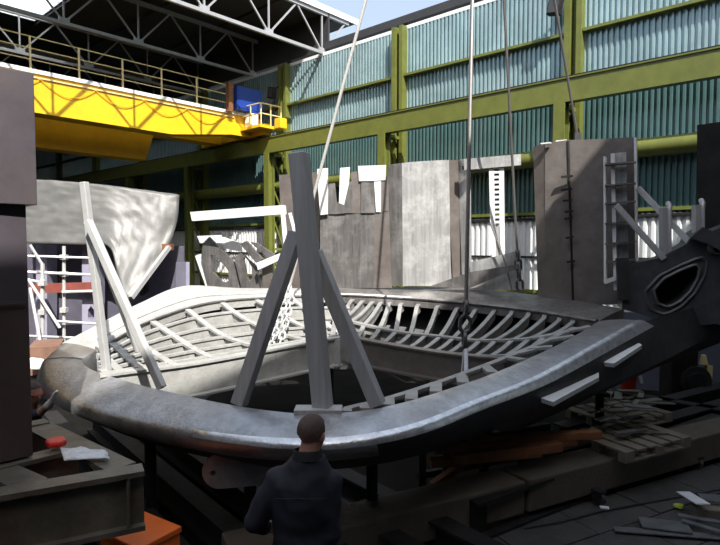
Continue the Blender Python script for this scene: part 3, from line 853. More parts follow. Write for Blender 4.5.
# bulkhead pieces with oval openings
bG = 'cut plates with oval openings behind the far flange'
for i, (outer, hole, d, lab) in enumerate((
        ([(201, 258), (203, 243), (209, 237), (238, 266), (241, 290), (210, 290)], [(210, 255), (215, 255), (228, 270), (229, 281), (223, 283), (213, 272)], 10.2, 'grey plate with an oval hole nearest the green column'),
        ([(234, 258), (240, 253), (257, 267), (259, 290), (242, 290)], [(243, 258), (246, 257), (252, 268), (252, 283), (247, 279)], 10.0, 'smaller grey plate with an oval hole beside the stiffened pieces'))):
    m = MB()
    slab_hole(m, outer, hole, outer[0][0], d, outer[3][0], d - 0.15, 0.06)
    tag(m.build('bulkhead_plate', 'plate_grey'), lab, 'plate', bG)
flr = [([(197, 236), (220, 235), (222, 243), (200, 243)], 10.6, 10.4, 'plate_white', 'white flange strip over the larger oval hole'),
       ([(222, 237), (240, 243), (241, 252), (223, 248)], 10.3, 10.1, 'plate_white', 'white flange strip between the two oval-holed plates'),
       ([(240, 244), (246, 241), (262, 259), (257, 264)], 9.9, 9.7, 'plate_grey', 'tilted grey stiffened piece left of the centre post'),
       ([(250, 242), (257, 243), (279, 258), (272, 262)], 9.8, 9.6, 'plate_grey', 'tilted grey piece farthest right behind the far flange'),
       ([(256, 263), (283, 252), (284, 258), (258, 270)], 9.65, 9.5, 'plate_white', 'white notched edge bar in front of the tilted grey pieces'),
       ([(262, 268), (272, 264), (273, 290), (263, 290)], 9.75, 9.7, 'plate_brown', 'narrow brown upright strip below the tilted grey pieces'),
       ([(195, 256), (200, 254), (213, 290), (207, 290)], 10.3, 10.25, 'plate_white', 'curved white edge strip left of the larger oval hole'),
       ([(229, 258), (234, 256), (243, 290), (240, 290)], 10.25, 10.2, 'plate_white', 'white edge strip left of the smaller oval hole')]
for poly, dl, dr, mm, lab in flr:
    plate('cut_piece', poly, min(p[0] for p in poly), dl, max(p[0] for p in poly), dr, 0.05, mm, lab, 'cut pieces behind the far flange')

# =================================================================== BRACE FRAMES
def brace(name, label, post, struts, w, mm, foot=None):
    b = P(*post[1])
    t = thing(name, b, label, 'brace', 'square tube brace frames')
    tilt = Vector((0.35, 1, 0))
    MB().bar(P(*post[0]), b, w, w, tilt).build('post', mm, t, bevel=0.008)
    for a, c, ww in struts:
        MB().bar(P(*a), P(*c), ww, ww, tilt).build('strut', mm, t, bevel=0.008)
    if foot:
        MB().bar(P(*foot[0]), P(*foot[1]), 0.16, 0.055).build('foot_plate', mm, t)
brace('brace_frame', 'grey tripod of square tubes on the near rim, behind the man', ((299, 153, 4.52), (323, 409, 4.50)),
      [((297, 232, 4.66), (239, 404, 4.68), 0.115), ((314, 252, 4.66), (378, 405, 4.60), 0.115)], 0.135, 'strut', ((295, 411, 4.46), (342, 411, 4.46)))
brace('brace_frame', 'pale sunlit pair of square tubes at the left of the rim', ((84, 182, 5.82), (107, 374, 5.85)),
      [((88, 221, 5.70), (162, 388, 5.28), 0.072), ((104, 262, 5.78), (138, 352, 6.02), 0.05)], 0.07, 'strut_pale')

# =================================================================== SLINGS
def link(mb, c, ax, side, L, Wd, r):
    pts = []
    for k in range(14):
        a = 2 * math.pi * k / 14
        x, y = math.cos(a), math.sin(a)
        pts.append(c + ax * (y * Wd / 2 + (L - Wd) / 2 * (1 if y > 0 else -1)) + side * (x * Wd / 2))
    mb.tube(pts, r, 6, True)
def chain(parent, p, q, L, Wd, r, mm):
    n = max(1, int((q - p).length / (L * 0.78)))
    ax = (q - p).normalized()
    s1 = ax.cross(Vector((0, 1, 0))).normalized()
    s2 = ax.cross(s1).normalized()
    for i in range(n):
        m = MB()
        link(m, p + (q - p) * ((i + 0.5) / n), ax, (s1 if i % 2 else s2), L, Wd, r)
        m.build('chain_link', mm, parent, True)
HOOK = Vector((1.5, 7.4, 11.3))
hk = thing('crane_hook', HOOK - UP * 0.3, 'hook block high over the hull section from which the slings hang', 'hook')
MB().box(HOOK + UP * 0.55, Vector((0.25, 0, 0)), Vector((0, 0.12, 0)), UP * 0.3).build('block', 'yellow', hk, bevel=0.05)
MB().tube([HOOK + Vector((0, 0, 0.3)), HOOK + Vector((0, 0, 0.05)), HOOK + Vector((0.14, 0, -0.12)), HOOK + Vector((0, 0, -0.28)), HOOK + Vector((-0.14, 0, -0.15))], 0.05, 8).build('hook', 'dark', hk, True)
for e in (-0.12, 0.12):
    MB().tube([HOOK + Vector((e, 0, 0.8)), HOOK + Vector((e, 0, 14))], 0.02, 6).build('hoist_rope', 'rope', hk)
def sling(lab, low, chain_end, mm, r, double=False):
    a, b = P(*low), P(*chain_end)
    t = thing('lifting_sling', b, lab, 'sling', 'slings hanging from the hook')
    MB().tube([HOOK - UP * 0.1, HOOK * 0.5 + a * 0.5 - UP * 0.05, a], r, 8).build('rope', mm, t, True)
    return t, a, b
t, a, b = sling('pale rope sling slanting down to the chain behind the grey tripod', (290, 285, 7.7), (268, 356, 7.0), 'rope_pale', 0.022)
chain(t, a, b, 0.12, 0.07, 0.013, 'strut_pale')
chain(t, a + Vector((0.05, 0, -0.1)), b + Vector((0.12, 0.05, 0.05)), 0.12, 0.07, 0.013, 'strut_pale')
t, a, b = sling('near vertical rope sling with heavy chain shackles at mid rim', (466, 300, 6.1), (464, 348, 6.05), 'rope', 0.022)
chain(t, a, b, 0.17, 0.11, 0.022, 'chain')
for e in (-0.035, 0.03):
    MB().tube([b, P(464 + e * 90, 382, 5.6 + 0.02)], 0.011, 6).build('lower_rope', 'rope', t)
MB().tube([P(466, 350, 6.0), P(466, 381, 5.62)], 0.024, 8).build('ferrule', 'strut', t)
t, a, b = sling('thin dark rope sling dropping in front of the perforated post', (517, 250, 9.0), (520, 290, 9.0), 'rope', 0.02)
chain(t, a, b, 0.17, 0.10, 0.02, 'chain')
t, a, b = sling('dark rope sling reaching the top of the tall brown plate', (577, 134, 8.95), (578, 141, 8.92), 'rope', 0.02)
MB().box((a + b) / 2, Vector((0.05, 0, 0)), Vector((0, 0.03, 0)), UP * 0.07).build('plate_clamp', 'chain', t)
o = MB().tube([P(490, 222, 9.2), P(505, 262, 9.12), P(512, 290, 9.05)], 0.015, 6).build('slack_rope', 'rope', smooth=True)
tag(o, 'slack dark rope trailing from the perforated post to the flange', 'rope')

# =================================================================== NEAR LEFT: PLATFORM AND STEEL BLOCK
def PZ(px, py, z):
    """where the sight line of a photo position meets the level z"""
    a = P(px, py, 1.0) - Vector((0, 0, CZ))
    return Vector((0, 0, CZ)) + a * ((z - CZ) / a.z)
ZP = 1.32
pf = thing('beam_platform', PZ(30, 470, ZP) * Vector((1, 1, 0)) if False else Vector((-2.2, 4.2, 0)), 'platform of worn I-beams at the lower left under the violet block', 'platform')
fa, fb = PZ(-70, 503, ZP), PZ(143, 467, ZP)
MB().ibeam(fa - UP * 0.2, fb - UP * 0.2, 0.15, 0.40, 0.035).build('front_beam', 'rail', pf)
fd = (fb - fa).normalized()
MB().bar(fb - UP * 0.2 - fd * 0.10 + UP * 0.18, fb - UP * 0.2 - fd * 0.10 - UP * 0.18, 0.14, 0.02, fd).build('end_stiffener', 'rail', pf)
ga, gb = PZ(-60, 478, ZP), PZ(77, 444, ZP)
MB().ibeam(ga - UP * 0.16, gb - UP * 0.16, 0.15, 0.30, 0.03).build('cross_beam', 'rail', pf)
ha, hb = PZ(-60, 440, ZP), PZ(47, 419, ZP)
MB().ibeam(ha - UP * 0.16, hb - UP * 0.16, 0.15, 0.30, 0.03).build('cross_beam', 'rail', pf)
for (a, b, w) in (((122, 468), (34, 424), 0.2), ((32, 485), (-40, 452), 0.2)):
    p, q = PZ(a[0], a[1], ZP - 0.03), PZ(b[0], b[1], ZP - 0.03)
    MB().bar(p, q, w, 0.02).build('deck_strip', 'rail', pf)
for k, p in enumerate((fb - fd * 0.35, fa + fd * 0.5, gb - fd * 0.25, hb - fd * 0.2, ga + fd * 0.2, ha + fd * 0.2)):
    MB().ibeam(Vector((p.x, p.y, 0)), Vector((p.x, p.y, ZP - (0.4 if k < 2 else 0.31))), 0.16, 0.16, 0.02, fd).build('leg', 'dark', pf)
o = MB()
pts = [PZ(44, 440, ZP + 0.06), PZ(52, 436, ZP + 0.07), PZ(63, 435, ZP + 0.06), PZ(67, 439, ZP + 0.06), PZ(60, 442, ZP + 0.06), PZ(48, 443, ZP + 0.06)]
o.prism(pts, UP * -0.045)
tag(o.build('rag', 'bright_red', bevel=0.015), 'crumpled bright red rag on the beam platform', 'rag')
# clear plastic sheet, crumpled
o = MB()
N = 10
gv = []
for i in range(N):
    for j in range(N):
        u, v = i / (N - 1), j / (N - 1)
        x = 60 + 46 * u + 4 * v
        y = 449 + 13 * v + 4 * u - 6 * v * u
        p = PZ(x, y, ZP)
        gv.append(p + UP * (0.01 + 0.045 * abs(mnoise.noise(Vector((u * 4, v * 4, 2.2))))))
gf = [(i * N + j, i * N + j + 1, (i + 1) * N + j + 1, (i + 1) * N + j) for i in range(N - 1) for j in range(N - 1)]
o.add(gv, gf)
ps = o.build('plastic_sheet', 'tarp_light', smooth=True, angle=80)
sm = ps.modifiers.new('solid', 'SOLIDIFY'); sm.thickness = 0.006
tag(ps, 'crumpled clear plastic sheet lying on the beam platform', 'sheet')

vb = thing('steel_block', Vector((-3.2, 4.3, ZP)), 'big dark violet-grey steel block cut off by the left edge', 'block')
def blockpart(px_r, d_r, ztop, zbot, nm, mm, inset=0.0):
    c1 = P(px_r, 245, d_r); c0 = P(-120, 245, d_r - 0.55)
    base = [Vector((c0.x, c0.y, 0)), Vector((c1.x, c1.y, 0)), Vector((c1.x - 0.75, c1.y + 0.75, 0)), Vector((c0.x - 0.9, c1.y + 0.75, 0))]
    return MB().prism([b + UP * zbot for b in base], UP * (ztop - zbot)).build(nm, mm, vb, bevel=0.004)
ztop = P(38, 73, 3.88).z
zmid = P(38, 205, 3.88).z
blockpart(38.5, 3.88, ztop, zmid, 'upper_shell', 'block')
zlow = P(27, 302, 3.9).z
blockpart(27, 3.90, zmid, zlow, 'lower_shell', 'block')
blockpart(27, 3.90, zlow, ZP + 0.005, 'base_shell', 'block_rust')
c1 = P(24, 302, 3.86); c0 = P(-60, 302, 3.5)
MB().bar(c0, c1, 0.012, 0.012).build('weld_seam', 'block', vb)

# orange box
A = PZ(180, 526, 0.75)
e2 = Vector((-0.57, 0.37, 0)); e1 = Vector((-0.37, -0.57, 0)) * 0.52
ob = thing('orange_box', Vector((A.x - 0.4, A.y, 0)), 'orange metal box standing on the floor below the beam platform', 'box')
def obx(z0, z1, g, nm, mm):
    c = A + (e2 + e1) * 0.5; c.z = (z0 + z1) / 2
    return MB().box(c, e2 * (0.5 + g), e1 * (0.5 + g), UP * ((z1 - z0) / 2)).build(nm, mm, ob, bevel=0.008)
obx(0.0, 0.70, 0, 'body', 'orange')
obx(0.705, 0.75, 0.02, 'lid', 'orange')
MB().bar(A + UP * -0.15 + e1 * 0.35, A + UP * -0.15 + e1 * 0.65, 0.03, 0.03).build('latch', 'dark', ob)

# =================================================================== UNDER THE HULL
def gbeam(name, a, b, w, h, mm, lab, cat='beam', group=None, z=0.0, ib=False):
    p, q = a.copy(), b.copy()
    p.z = q.z = z + h / 2
    m = MB()
    if ib: m.ibeam(p, q, w, h, 0.03)
    else: m.bar(p, q, w, h)
    o = m.build(name, mm, bevel=0.0 if ib else 0.012)
    return tag(o, lab, cat, group)
gr = 'dark floor rails under the hull section'
rl = ['leftmost dark floor rail, passing the orange box', 'dark floor rail between the orange box and the man', 'dark floor rail running in behind the man', 'dark floor rail just right of the man', 'dark floor rail under the timber stack', 'rightmost dark floor rail under the hull section']
for k in range(6):
    a = PZ(95 + k * 78, 540, 0.3); b = a + (PZ(140, 455, 0.3) - PZ(300, 540, 0.3)).normalized() * 4.6 + Vector((0.9, 2.2, 0)) * 0.3
    gbeam('floor_rail', a - (b - a) * 0.05, b, 0.2, 0.28, 'dark', rl[k], 'rail', gr, 0.0, True)
# stands that carry the hull
sG = 'steel stands under the hull section'
for k, (px, pyt, d, lab) in enumerate(((372, 462, 5.2, 'short grey stand under the rim, right of the man'), (484, 440, 6.15, 'short grey stand above the timber stack'),
                                       (150, 436, 5.35, 'grey stand under the left side of the rim'), (600, 400, 7.1, 'grey stand under the dark shell at the right'),
                                       (330, 330, 8.4, 'stand hidden below the far flange'), (250, 460, 4.9, 'stand behind the pin lug'))):
    p = P(px, pyt - 8, d)
    zt = {4: 1.4, 5: 1.15}.get(k, p.z)
    t = thing('hull_stand', Vector((p.x, p.y, 0)), lab, 'stand', sG)
    MB().tube([Vector((p.x, p.y, 0.02)), Vector((p.x, p.y, zt - 0.04))], 0.055, 10).build('post', 'dark', t, True)
    MB().box(Vector((p.x, p.y, 0.015)), Vector((0.15, 0, 0)), Vector((0, 0.15, 0)), UP * 0.015).build('foot', 'dark', t)
    MB().box(Vector((p.x, p.y, zt - 0.02)), Vector((0.09, 0, 0)), Vector((0, 0.09, 0)), UP * 0.02).build('head_plate', 'dark', t)
# trestle and timbers
tr = thing('trestle', PZ(440, 495, 0), 'dark steel trestle carrying the orange timbers', 'trestle')
for x in (422, 446, 520, 545):
    p = PZ(x, 492 - (x > 500) * 26, 0)
    MB().bar(p, p + UP * 0.55, 0.08, 0.08, Vector((0, 1, 0))).build('leg', 'dark', tr)
for xa, ya, xb, yb in ((415, 462, 520, 447),):
    for zz in (0.52, 0.2):
        p, q = PZ(418, 493, 0), PZ(548, 466, 0)
        MB().bar(p + UP * zz, q + UP * zz, 0.07, 0.07).build('cross_rail', 'dark', tr)
tl = ['longest orange timber lying across the trestle', 'orange timber on top of the trestle pile', 'orange timber at the front of the trestle pile', 'short orange timber leaning under the trestle', 'orange timber at the back of the trestle pile']
for k, (a, b, w) in enumerate((((434, 449, .64), (575, 440, .64), .11), ((452, 458, .66), (560, 446, .66), .12), ((430, 463, .62), (540, 452, .62), .10), ((432, 486, .3), (466, 462, .5), .09), ((470, 440, .70), (600, 434, .70), .11))):
    p, q = PZ(a[0], a[1], a[2]), PZ(b[0], b[1], b[2])
    tag(MB().bar(p, q, w, w * 0.8).build('timber', 'timber', bevel=0.008), tl[k], 'timber', 'orange timbers on the trestle')

# long concrete beams on the right
lb = 'brown stained concrete beams on the floor'
def longbeam(p, q, lab):
    p, q = p.copy(), q.copy()
    b = -GN * 0.20
    t = thing('concrete_beam', (p + q) / 2 + b, lab, 'beam', lb)
    MB().bar(p + b + UP * 0.25, q + b + UP * 0.25, 0.40, 0.34).build('body', 'long_beam', t, bevel=0.02)
    n = 3
    for k in range(n):
        c = p + (q - p) * ((k + 0.5) / n) + b
        MB().bar(c + UP * 0.04 - GN * 0.12, c + UP * 0.04 + GN * 0.12, 0.12, 0.08).build('bearer', 'dark', t)
    return t
longbeam(g0 + GD * 0.02, g0 + GD * 5.2, 'long brown concrete beam on the right with caster wheels in front')
longbeam(g0 - GD * 3.0, g0 - GD * 0.03, 'brown concrete beam at the bottom, nearer the man')
# caster wheels under it
for k, (px, py, lab) in enumerate(((597, 504, 'small dark caster wheel by the white scrap'), (695, 468, 'small dark caster wheel near the right edge'))):
    p = PZ(px, py, 0.0) + GN * 0.02
    t = thing('caster', p, lab, 'caster', 'casters at the concrete beam')
    MB().tube([p + UP * 0.075 - GD * 0.025, p + UP * 0.075 + GD * 0.025], 0.075, 16).build('wheel', 'chain', t, True)
    MB().box(p + UP * 0.15, GD * 0.05, GN * 0.06, UP * 0.015).build('fork_plate', 'dark', t)
    for e in (-1, 1): MB().box(p + UP * 0.10 + GD * 0.04 * e, GD * 0.006, GN * 0.03, UP * 0.05).build('fork', 'dark', t)
# pallets with offcuts
def pallet(px, py, z, ang, lab, n_off, seed):
    rnd = random.Random(seed)
    o = PZ(px, py, z)
    t = thing('pallet', o, lab, 'pallet', 'pallets of offcuts')
    ax = Vector((math.cos(ang), math.sin(ang), 0)); ay = Vector((-ax.y, ax.x, 0))
    for j in (-0.36, 0, 0.36):
        for i in (-0.5, 0, 0.5):
            MB().box(o + ax * i + ay * j + UP * 0.06, ax * 0.07, ay * 0.05, UP * 0.045).build('block', 'wood', t)
        MB().box(o + ay * j + UP * 0.012, ax * 0.57, ay * 0.05, UP * 0.011).build('bottom_board', 'wood', t)
    for i in range(6):
        MB().box(o + ax * (-0.5 + i * 0.2) + UP * 0.116, ax * 0.07, ay * 0.41, UP * 0.011).build('top_board', 'wood', t)
    for k in range(n_off):
        a = ang + rnd.uniform(-0.7, 0.7)
        L = rnd.uniform(0.18, 0.5)
        c = o + ax * rnd.uniform(-0.36, 0.36) + ay * rnd.uniform(-0.24, 0.24) + UP * (0.145 + 0.018 * k)
        d = Vector((math.cos(a), math.sin(a), rnd.uniform(-0.06, 0.06)))
        ob = MB().bar(c - d * L / 2, c + d * L / 2, rnd.uniform(0.04, 0.14), 0.014).build('steel_offcut', 'scrap' if rnd.random() < .6 else 'rail')
        tag(ob, 'loose steel offcut piled on the ' + ('nearer' if seed == 1 else 'farther') + ' pallet', 'offcut', 'offcuts on the ' + ('nearer' if seed == 1 else 'farther') + ' pallet')
    return t
pang = math.atan2(GD.y, GD.x)
pallet(628, 444, 0.425, pang, 'nearer wooden pallet heaped with steel offcuts behind the concrete beam', 22, 1)
pallet(618, 419, 0.40, pang, 'farther wooden pallet of offcuts in the shade of the hull', 14, 2)
# grid of dark floor beams that carry the pallets
for k, (a, b, lab) in enumerate((((470, 500), (720, 415), 'dark floor beam just behind the concrete beam'), ((520, 458), (735, 398), 'dark floor beam carrying the nearer pallet'), ((560, 425), (740, 380), 'dark floor beam carrying the farther pallet'))):
    gbeam('floor_beam', PZ(a[0], a[1], 0.38), PZ(b[0], b[1], 0.38), 0.22, 0.38, 'dark', lab, 'beam', 'dark floor beams at the right', 0, True)
gbeam('floor_beam', PZ(600, 388, 0.38), PZ(760, 415, 0.38), 0.2, 0.38, 'dark', 'dark floor beam crossing in front of the red bucket', 'beam', 'dark floor beams at the right', 0, True)
# scrap at the bottom right
rnd = random.Random(5)
sc = [((614, 529), (720, 537), .10, 'long thin pale metal strip on the slabs at the bottom right'), ((683, 492), (703, 504), .14, 'short bright metal strip tilted on the scrap timber'),
      ((640, 522), (690, 528), .22, 'grey metal sheet offcut on the slabs'), ((700, 497), (735, 500), .18, 'grey plate offcut at the right edge'),
      ((682, 520), (722, 532), .06, 'thin rod offcut on the slabs at the right'), ((678, 515), (725, 523), .07, 'narrow metal strip beside the scrap timber'),
      ((600, 507), (609, 508), .05, 'tiny white scrap by the caster')]
for k, (a, b, w, lab) in enumerate(sc):
    z = 0.02 + 0.012 * k
    mm = 'plate_white' if k in (1, 6) else 'scrap'
    zt = 0.16 if k in (1, 3) else z
    o = MB().bar(PZ(a[0], a[1], zt), PZ(b[0], b[1], zt + (0.05 if k == 1 else 0)), w, 0.012).build('metal_offcut', mm)
    tag(o, lab, 'offcut', 'scrap on the slabs')
tag(MB().bar(PZ(692, 511, 0.06), PZ(760, 516, 0.06), 0.16, 0.12).build('scrap_timber', 'wood', bevel=0.01), 'wooden block under the scrap at the right edge', 'timber')
p = PZ(679, 507, 0.02)
o = MB().prism([p + Vector((0.05 * math.cos(a) * (1 + .3 * math.sin(3 * a)), 0.04 * math.sin(a), 0)) for a in [k * math.pi / 5 for k in range(10)]], UP * 0.025).build('lime_scrap', 'yellow_green')
tag(o, 'small lime coloured scrap lying on the slabs', 'scrap')
o = MB().tube([PZ(524, 528, 0.01), PZ(560, 522, 0.01), PZ(600, 511, 0.01), PZ(650, 502, 0.01), PZ(720, 489, 0.01)], 0.012, 6).build('cable', 'chain', smooth=True)
tag(o, 'thin dark cable lying along the slabs by the concrete beam', 'cable')

# machine, bucket and low panel in the shade at the right
m = MB(); slab(m, [(600, 330), (800, 330), (800, 400), (600, 400)], 600, 10.6, 800, 9.8, 0.1)
pts = [P(600, 320, 11.0), P(800, 320, 10.2)]
for q in pts: q.z = 0
o = MB().prism([pts[0], pts[1], pts[1] + UP * 1.5, pts[0] + UP * 1.5], Vector((0.03, 0.1, 0)))
tag(o.build('low_screen', 'bluegrey'), 'low blue-grey screen behind the dark machine', 'screen')
mc = PZ(690, 408, 0.0)
mt = thing('welding_machine', mc, 'dark upright machine with a round reel and yellow side at the right', 'machine')
MB().box(mc + Vector((-0.08, 0.25, 0.55)), Vector((0.24, 0, 0)), Vector((0, 0.22, 0)), UP * 0.5).build('body', 'dark', mt, bevel=0.06)
MB().tube([mc + Vector((0.1, 0.0, 0.45)), mc + Vector((0.1, 0.18, 0.45))], 0.27, 20).build('reel', 'chain', mt, True)
MB().tube([mc + Vector((0.1, -0.03, 0.45)), mc + Vector((0.1, 0.02, 0.45))], 0.16, 16).build('reel_hub', 'hull_dark', mt, True)
MB().bar(mc + Vector((0.36, 0.15, 0.03)), mc + Vector((0.42, 0.2, 0.7)), 0.10, 0.10, Vector((0, 1, 0))).build('side_post', 'cream', mt)
MB().tube([mc + Vector((0.33, 0.2, 0.72)), mc + Vector((0.33, 0.2, 0.88))], [0.07, 0.04], 10).build('valve', 'cream', mt, True)
for e in (-0.22, 0.1):
    MB().tube([mc + Vector((e - 0.02, 0.1, 0.06)), mc + Vector((e + 0.03, 0.1, 0.06))], 0.06, 12).build('wheel', 'chain', mt, True)
bc = PZ(628, 391, 0.38) * 1.0
bt = thing('bucket', bc, 'red bucket with a pale rag, under the dark shell', 'bucket')
MB().loft([[bc + Vector((math.cos(a) * r, math.sin(a) * r, z)) for a in [k * math.pi / 10 for k in range(20)]] for r, z in ((0.10, 0.0), (0.14, 0.26), (0.15, 0.26), (0.15, 0.28), (0.135, 0.28), (0.095, 0.03))], True, True).build('pail', 'bright_red', bt, True)
MB().tube([bc + Vector((0.14 * math.cos(a), 0.02, 0.27 + 0.13 * math.sin(a))) for a in [k * math.pi / 10 for k in range(11)]], 0.006, 6).build('handle', 'chain', bt, True)
o = MB().loft([[bc + Vector((0.13 + x + 0.04 * math.cos(a), -0.08 + 0.03 * math.sin(a), z)) for a in [k * math.pi / 4 for k in range(8)]] for x, z in ((-0.02, 0.34), (0.0, 0.3), (0.03, 0.22), (0.04, 0.15))], True, True).build('rag', 'plate_white', smooth=True)
tag(o, 'pale rag hanging over the rim of the red bucket', 'rag')

# =================================================================== FAR LEFT: TARPAULIN, VIOLET BLOCK, SCAFFOLD
NU, NV = 40, 26
top = PL([(20, 179, 14.6), (60, 181, 14.6), (110, 186, 14.7), (150, 191, 14.9), (179, 195, 15.1)])
bot = PL([(20, 243, 14.0), (60, 245, 14.0), (96, 262, 13.7), (124, 297, 13.2), (170, 243, 14.6)])
bot = PL([(20, 243, 14.3), (50, 244, 14.3), (80, 245, 14.3), (108, 246, 14.2), (117, 272, 14.0), (124, 298, 13.7), (134, 296, 13.8)])
right = PL([(179, 195, 15.1), (178, 214, 15.0), (172, 238, 14.8), (158, 264, 14.4), (134, 296, 13.8)])
gv = []
for i in range(NU + 1):
    u = i / NU
    for j in range(NV + 1):
        v = j / NV
        p = cr(top, u) * (1 - v) + cr(bot, u) * v
        corr = cr(right, v) - (cr(top, 1) * (1 - v) + cr(bot, 1) * v)
        p = p + corr * (u ** 3)
        w = mnoise.noise(Vector((u * 9 + v * 5, v * 2.2 - u * 1.0, 0.3))) * 0.035 + mnoise.noise(Vector((u * 22, v * 16, 4.1))) * 0.03
        gv.append(p + Vector((0.1, -1, 0.2)) * w)
gf = [(i * (NV + 1) + j, i * (NV + 1) + j + 1, (i + 1) * (NV + 1) + j + 1, (i + 1) * (NV + 1) + j) for i in range(NU) for j in range(NV)]
tpn = MB().add(gv, gf).build('tarpaulin', 'tarp', smooth=True, angle=80)
sm = tpn.modifiers.new('solid', 'SOLIDIFY'); sm.thickness = 0.03; sm.offset = 1
tag(tpn, 'wrinkled pale tarpaulin draped over the far block at the left', 'tarpaulin')

fb_t = thing('frame_block', Vector((-8.3, 15.3, 0)), 'dark violet framed hull block standing under the pale tarpaulin', 'block')
def fbp(poly, xl, dl, xr, dr, t, nm, mm): 
    m = MB(); slab(m, poly, xl, dl, xr, dr, t); return m.build(nm, mm, fb_t)
def ground_poly(x0, x1, ytop, d): 
    zg = 245 + CZ * F / d
    return [(x0, ytop), (x1, ytop), (x1, zg), (x0, zg)]
fbp(ground_poly(0, 130, 197, 15.6), 0, 15.6, 130, 15.6, 0.15, 'back_plate', 'lav_dark')
fbp(ground_poly(130, 184, 246, 15.8), 130, 15.6, 184, 15.8, 0.15, 'side_plate', 'lav_dark')
fbp(ground_poly(36, 47, 245, 14.9), 36, 14.9, 47, 14.9, 0.5, 'frame_post', 'lav')
slm = MB()
slab_hole(slm, ground_poly(82, 98, 246, 14.7), [(88, 310), (91, 306), (94, 310), (94, 318), (91, 322), (88, 318)], 82, 14.7, 98, 14.7, 0.4)
slm.build('frame_post', 'lav', fb_t)
fbp([(30, 284), (100, 282), (100, 292), (30, 293)], 30, 14.4, 100, 14.4, 0.12, 'red_band', 'red')
fbp([(140, 275), (146, 272), (146, 292), (140, 296)], 140, 15.2, 146, 15.2, 0.2, 'stiffener', 'dark')
fbp(ground_poly(176, 186, 262, 14.8), 176, 15.2, 186, 14.8, 0.1, 'end_plate', 'lav')
MB().bar(P(169, 247, 14.3), P(131, 298, 13.2), 0.10, 0.10).build('diagonal_tube', 'strut', fb_t)
MB().box(P(168, 247, 14.4), Vector((0.12, 0, 0)), Vector((0, 0.1, 0)), UP * 0.08).build('bracket', 'timber', fb_t)
MB().bar(P(0, 184, 14.95) - UP * 0.12, P(176, 199, 15.4) - UP * 0.12, 0.2, 0.12).build('top_edge', 'lav_dark', fb_t)

sf = thing('scaffold', Vector((-6.2, 11.2, 0)), 'pale tubular scaffold in front of the violet framed block', 'scaffold')
def stube(a, b, r=0.03, nm='tube'):
    MB().tube([P(*a), P(*b)], r, 8).build(nm, 'strut_pale', sf, True)
def zg(d): return 245 + CZ * F / d
stube((42.5, 264, 11.0), (42.5, zg(11.0), 11.0), 0.04, 'standard')
stube((64, 246, 11.6), (64, zg(11.6), 11.6), 0.035, 'standard')
stube((97, 280, 11.9), (97, zg(11.9), 11.9), 0.025, 'standard')
stube((30, 245, 10.9), (43, 266, 11.0), 0.03, 'brace')
stube((28, 256, 11.3), (92, 258, 11.7), 0.025, 'ledger')
stube((28, 272, 11.3), (95, 275, 11.7), 0.03, 'ledger')
stube((28, 280, 11.0), (46, 283, 11.0), 0.03, 'ledger')
stube((62, 292, 11.5), (97, 291, 11.8), 0.03, 'ledger')
stube((28, 279, 11.0), (60, 328, 10.8), 0.03, 'brace')
stube((30, 288, 10.8), (40, 340, 10.6), 0.03, 'brace')
stube((55, 321, 11.4), (100, 324, 11.8), 0.025, 'ledger')
stube((28, 336, 10.7), (80, 338, 11.3), 0.025, 'ledger')
for x, y, d in ((42.5, 283, 10.97), (64, 257, 11.57), (64, 274, 11.57), (64, 310, 11.57), (42.5, 312, 10.97)):
    MB().box(P(x, y, d), Vector((0.06, 0, 0)), Vector((0, 0.06, 0)), UP * 0.05).build('coupler', 'strut_pale', sf)
# boards and clutter on the floor behind the left tip
tag(MB().bar(PZ(20, 352, 0.6), PZ(78, 343, 0.6), 0.5, 0.08).build('scaffold_board', 'wood'), 'pale board lying behind the left tip of the rim', 'board')
o = MB(); slab(o, [(28, 348), (60, 346), (62, 372), (28, 376)], 28, 9.4, 62, 9.6, 0.8)
cb = o.build('rust_crate', 'rust'); tag(cb, 'rust red crate behind the left tip of the rim', 'crate')
cb.location.z -= 0.0
o = MB(); slab(o, [(28, 358), (42, 360), (41, 370), (28, 370)], 28, 9.2, 42, 9.2, 0.1)
tag(o.build('white_bag', 'white', bevel=0.03), 'white bag on the rust red crate behind the rim', 'bag')

# =================================================================== PEOPLE
def capsule(bm, pts, rads, seg=14):
    for (a, ra), (b, rb) in zip(list(zip(pts, rads))[:-1], list(zip(pts, rads))[1:]):
        a, b = Vector(a), Vector(b)
        ax = b - a
        L = ax.length
        q = ax.to_track_quat('Z', 'Y').to_matrix().to_4x4()
        bmesh.ops.create_cone(bm, cap_ends=True, segments=seg, radius1=ra, radius2=rb, depth=L, matrix=Matrix.Translation((a + b) / 2) @ q)
    for p, r in zip(pts, rads):
        bmesh.ops.create_uvsphere(bm, u_segments=seg, v_segments=10, radius=r, matrix=Matrix.Translation(Vector(p)))
def ell(bm, c, r, rot=None):
    m = Matrix.Translation(Vector(c))
    if rot is not None: m = m @ rot
    m = m @ Matrix.Diagonal((r[0], r[1], r[2], 1))
    bmesh.ops.create_uvsphere(bm, u_segments=20, v_segments=14, radius=1.0, matrix=m)
def torso(bm, rows, seg=24):
    """rows of (centre, rx, ry, side axis)"""
    rr = []
    for c, rx, ry, ax in rows:
        ax = Vector(ax).normalized()
        ay = Vector((-ax.y, ax.x, 0)).normalized()
        rr.append([bm.verts.new(Vector(c) + ax * rx * math.cos(2 * math.pi * k / seg) + ay * ry * math.sin(2 * math.pi * k / seg)) for k in range(seg)])
    for a, b in zip(rr[:-1], rr[1:]):
        for k in range(seg): bm.faces.new((a[k], a[(k + 1) % seg], b[(k + 1) % seg], b[k]))
    bm.faces.new(rr[0][::-1]); bm.faces.new(rr[-1])
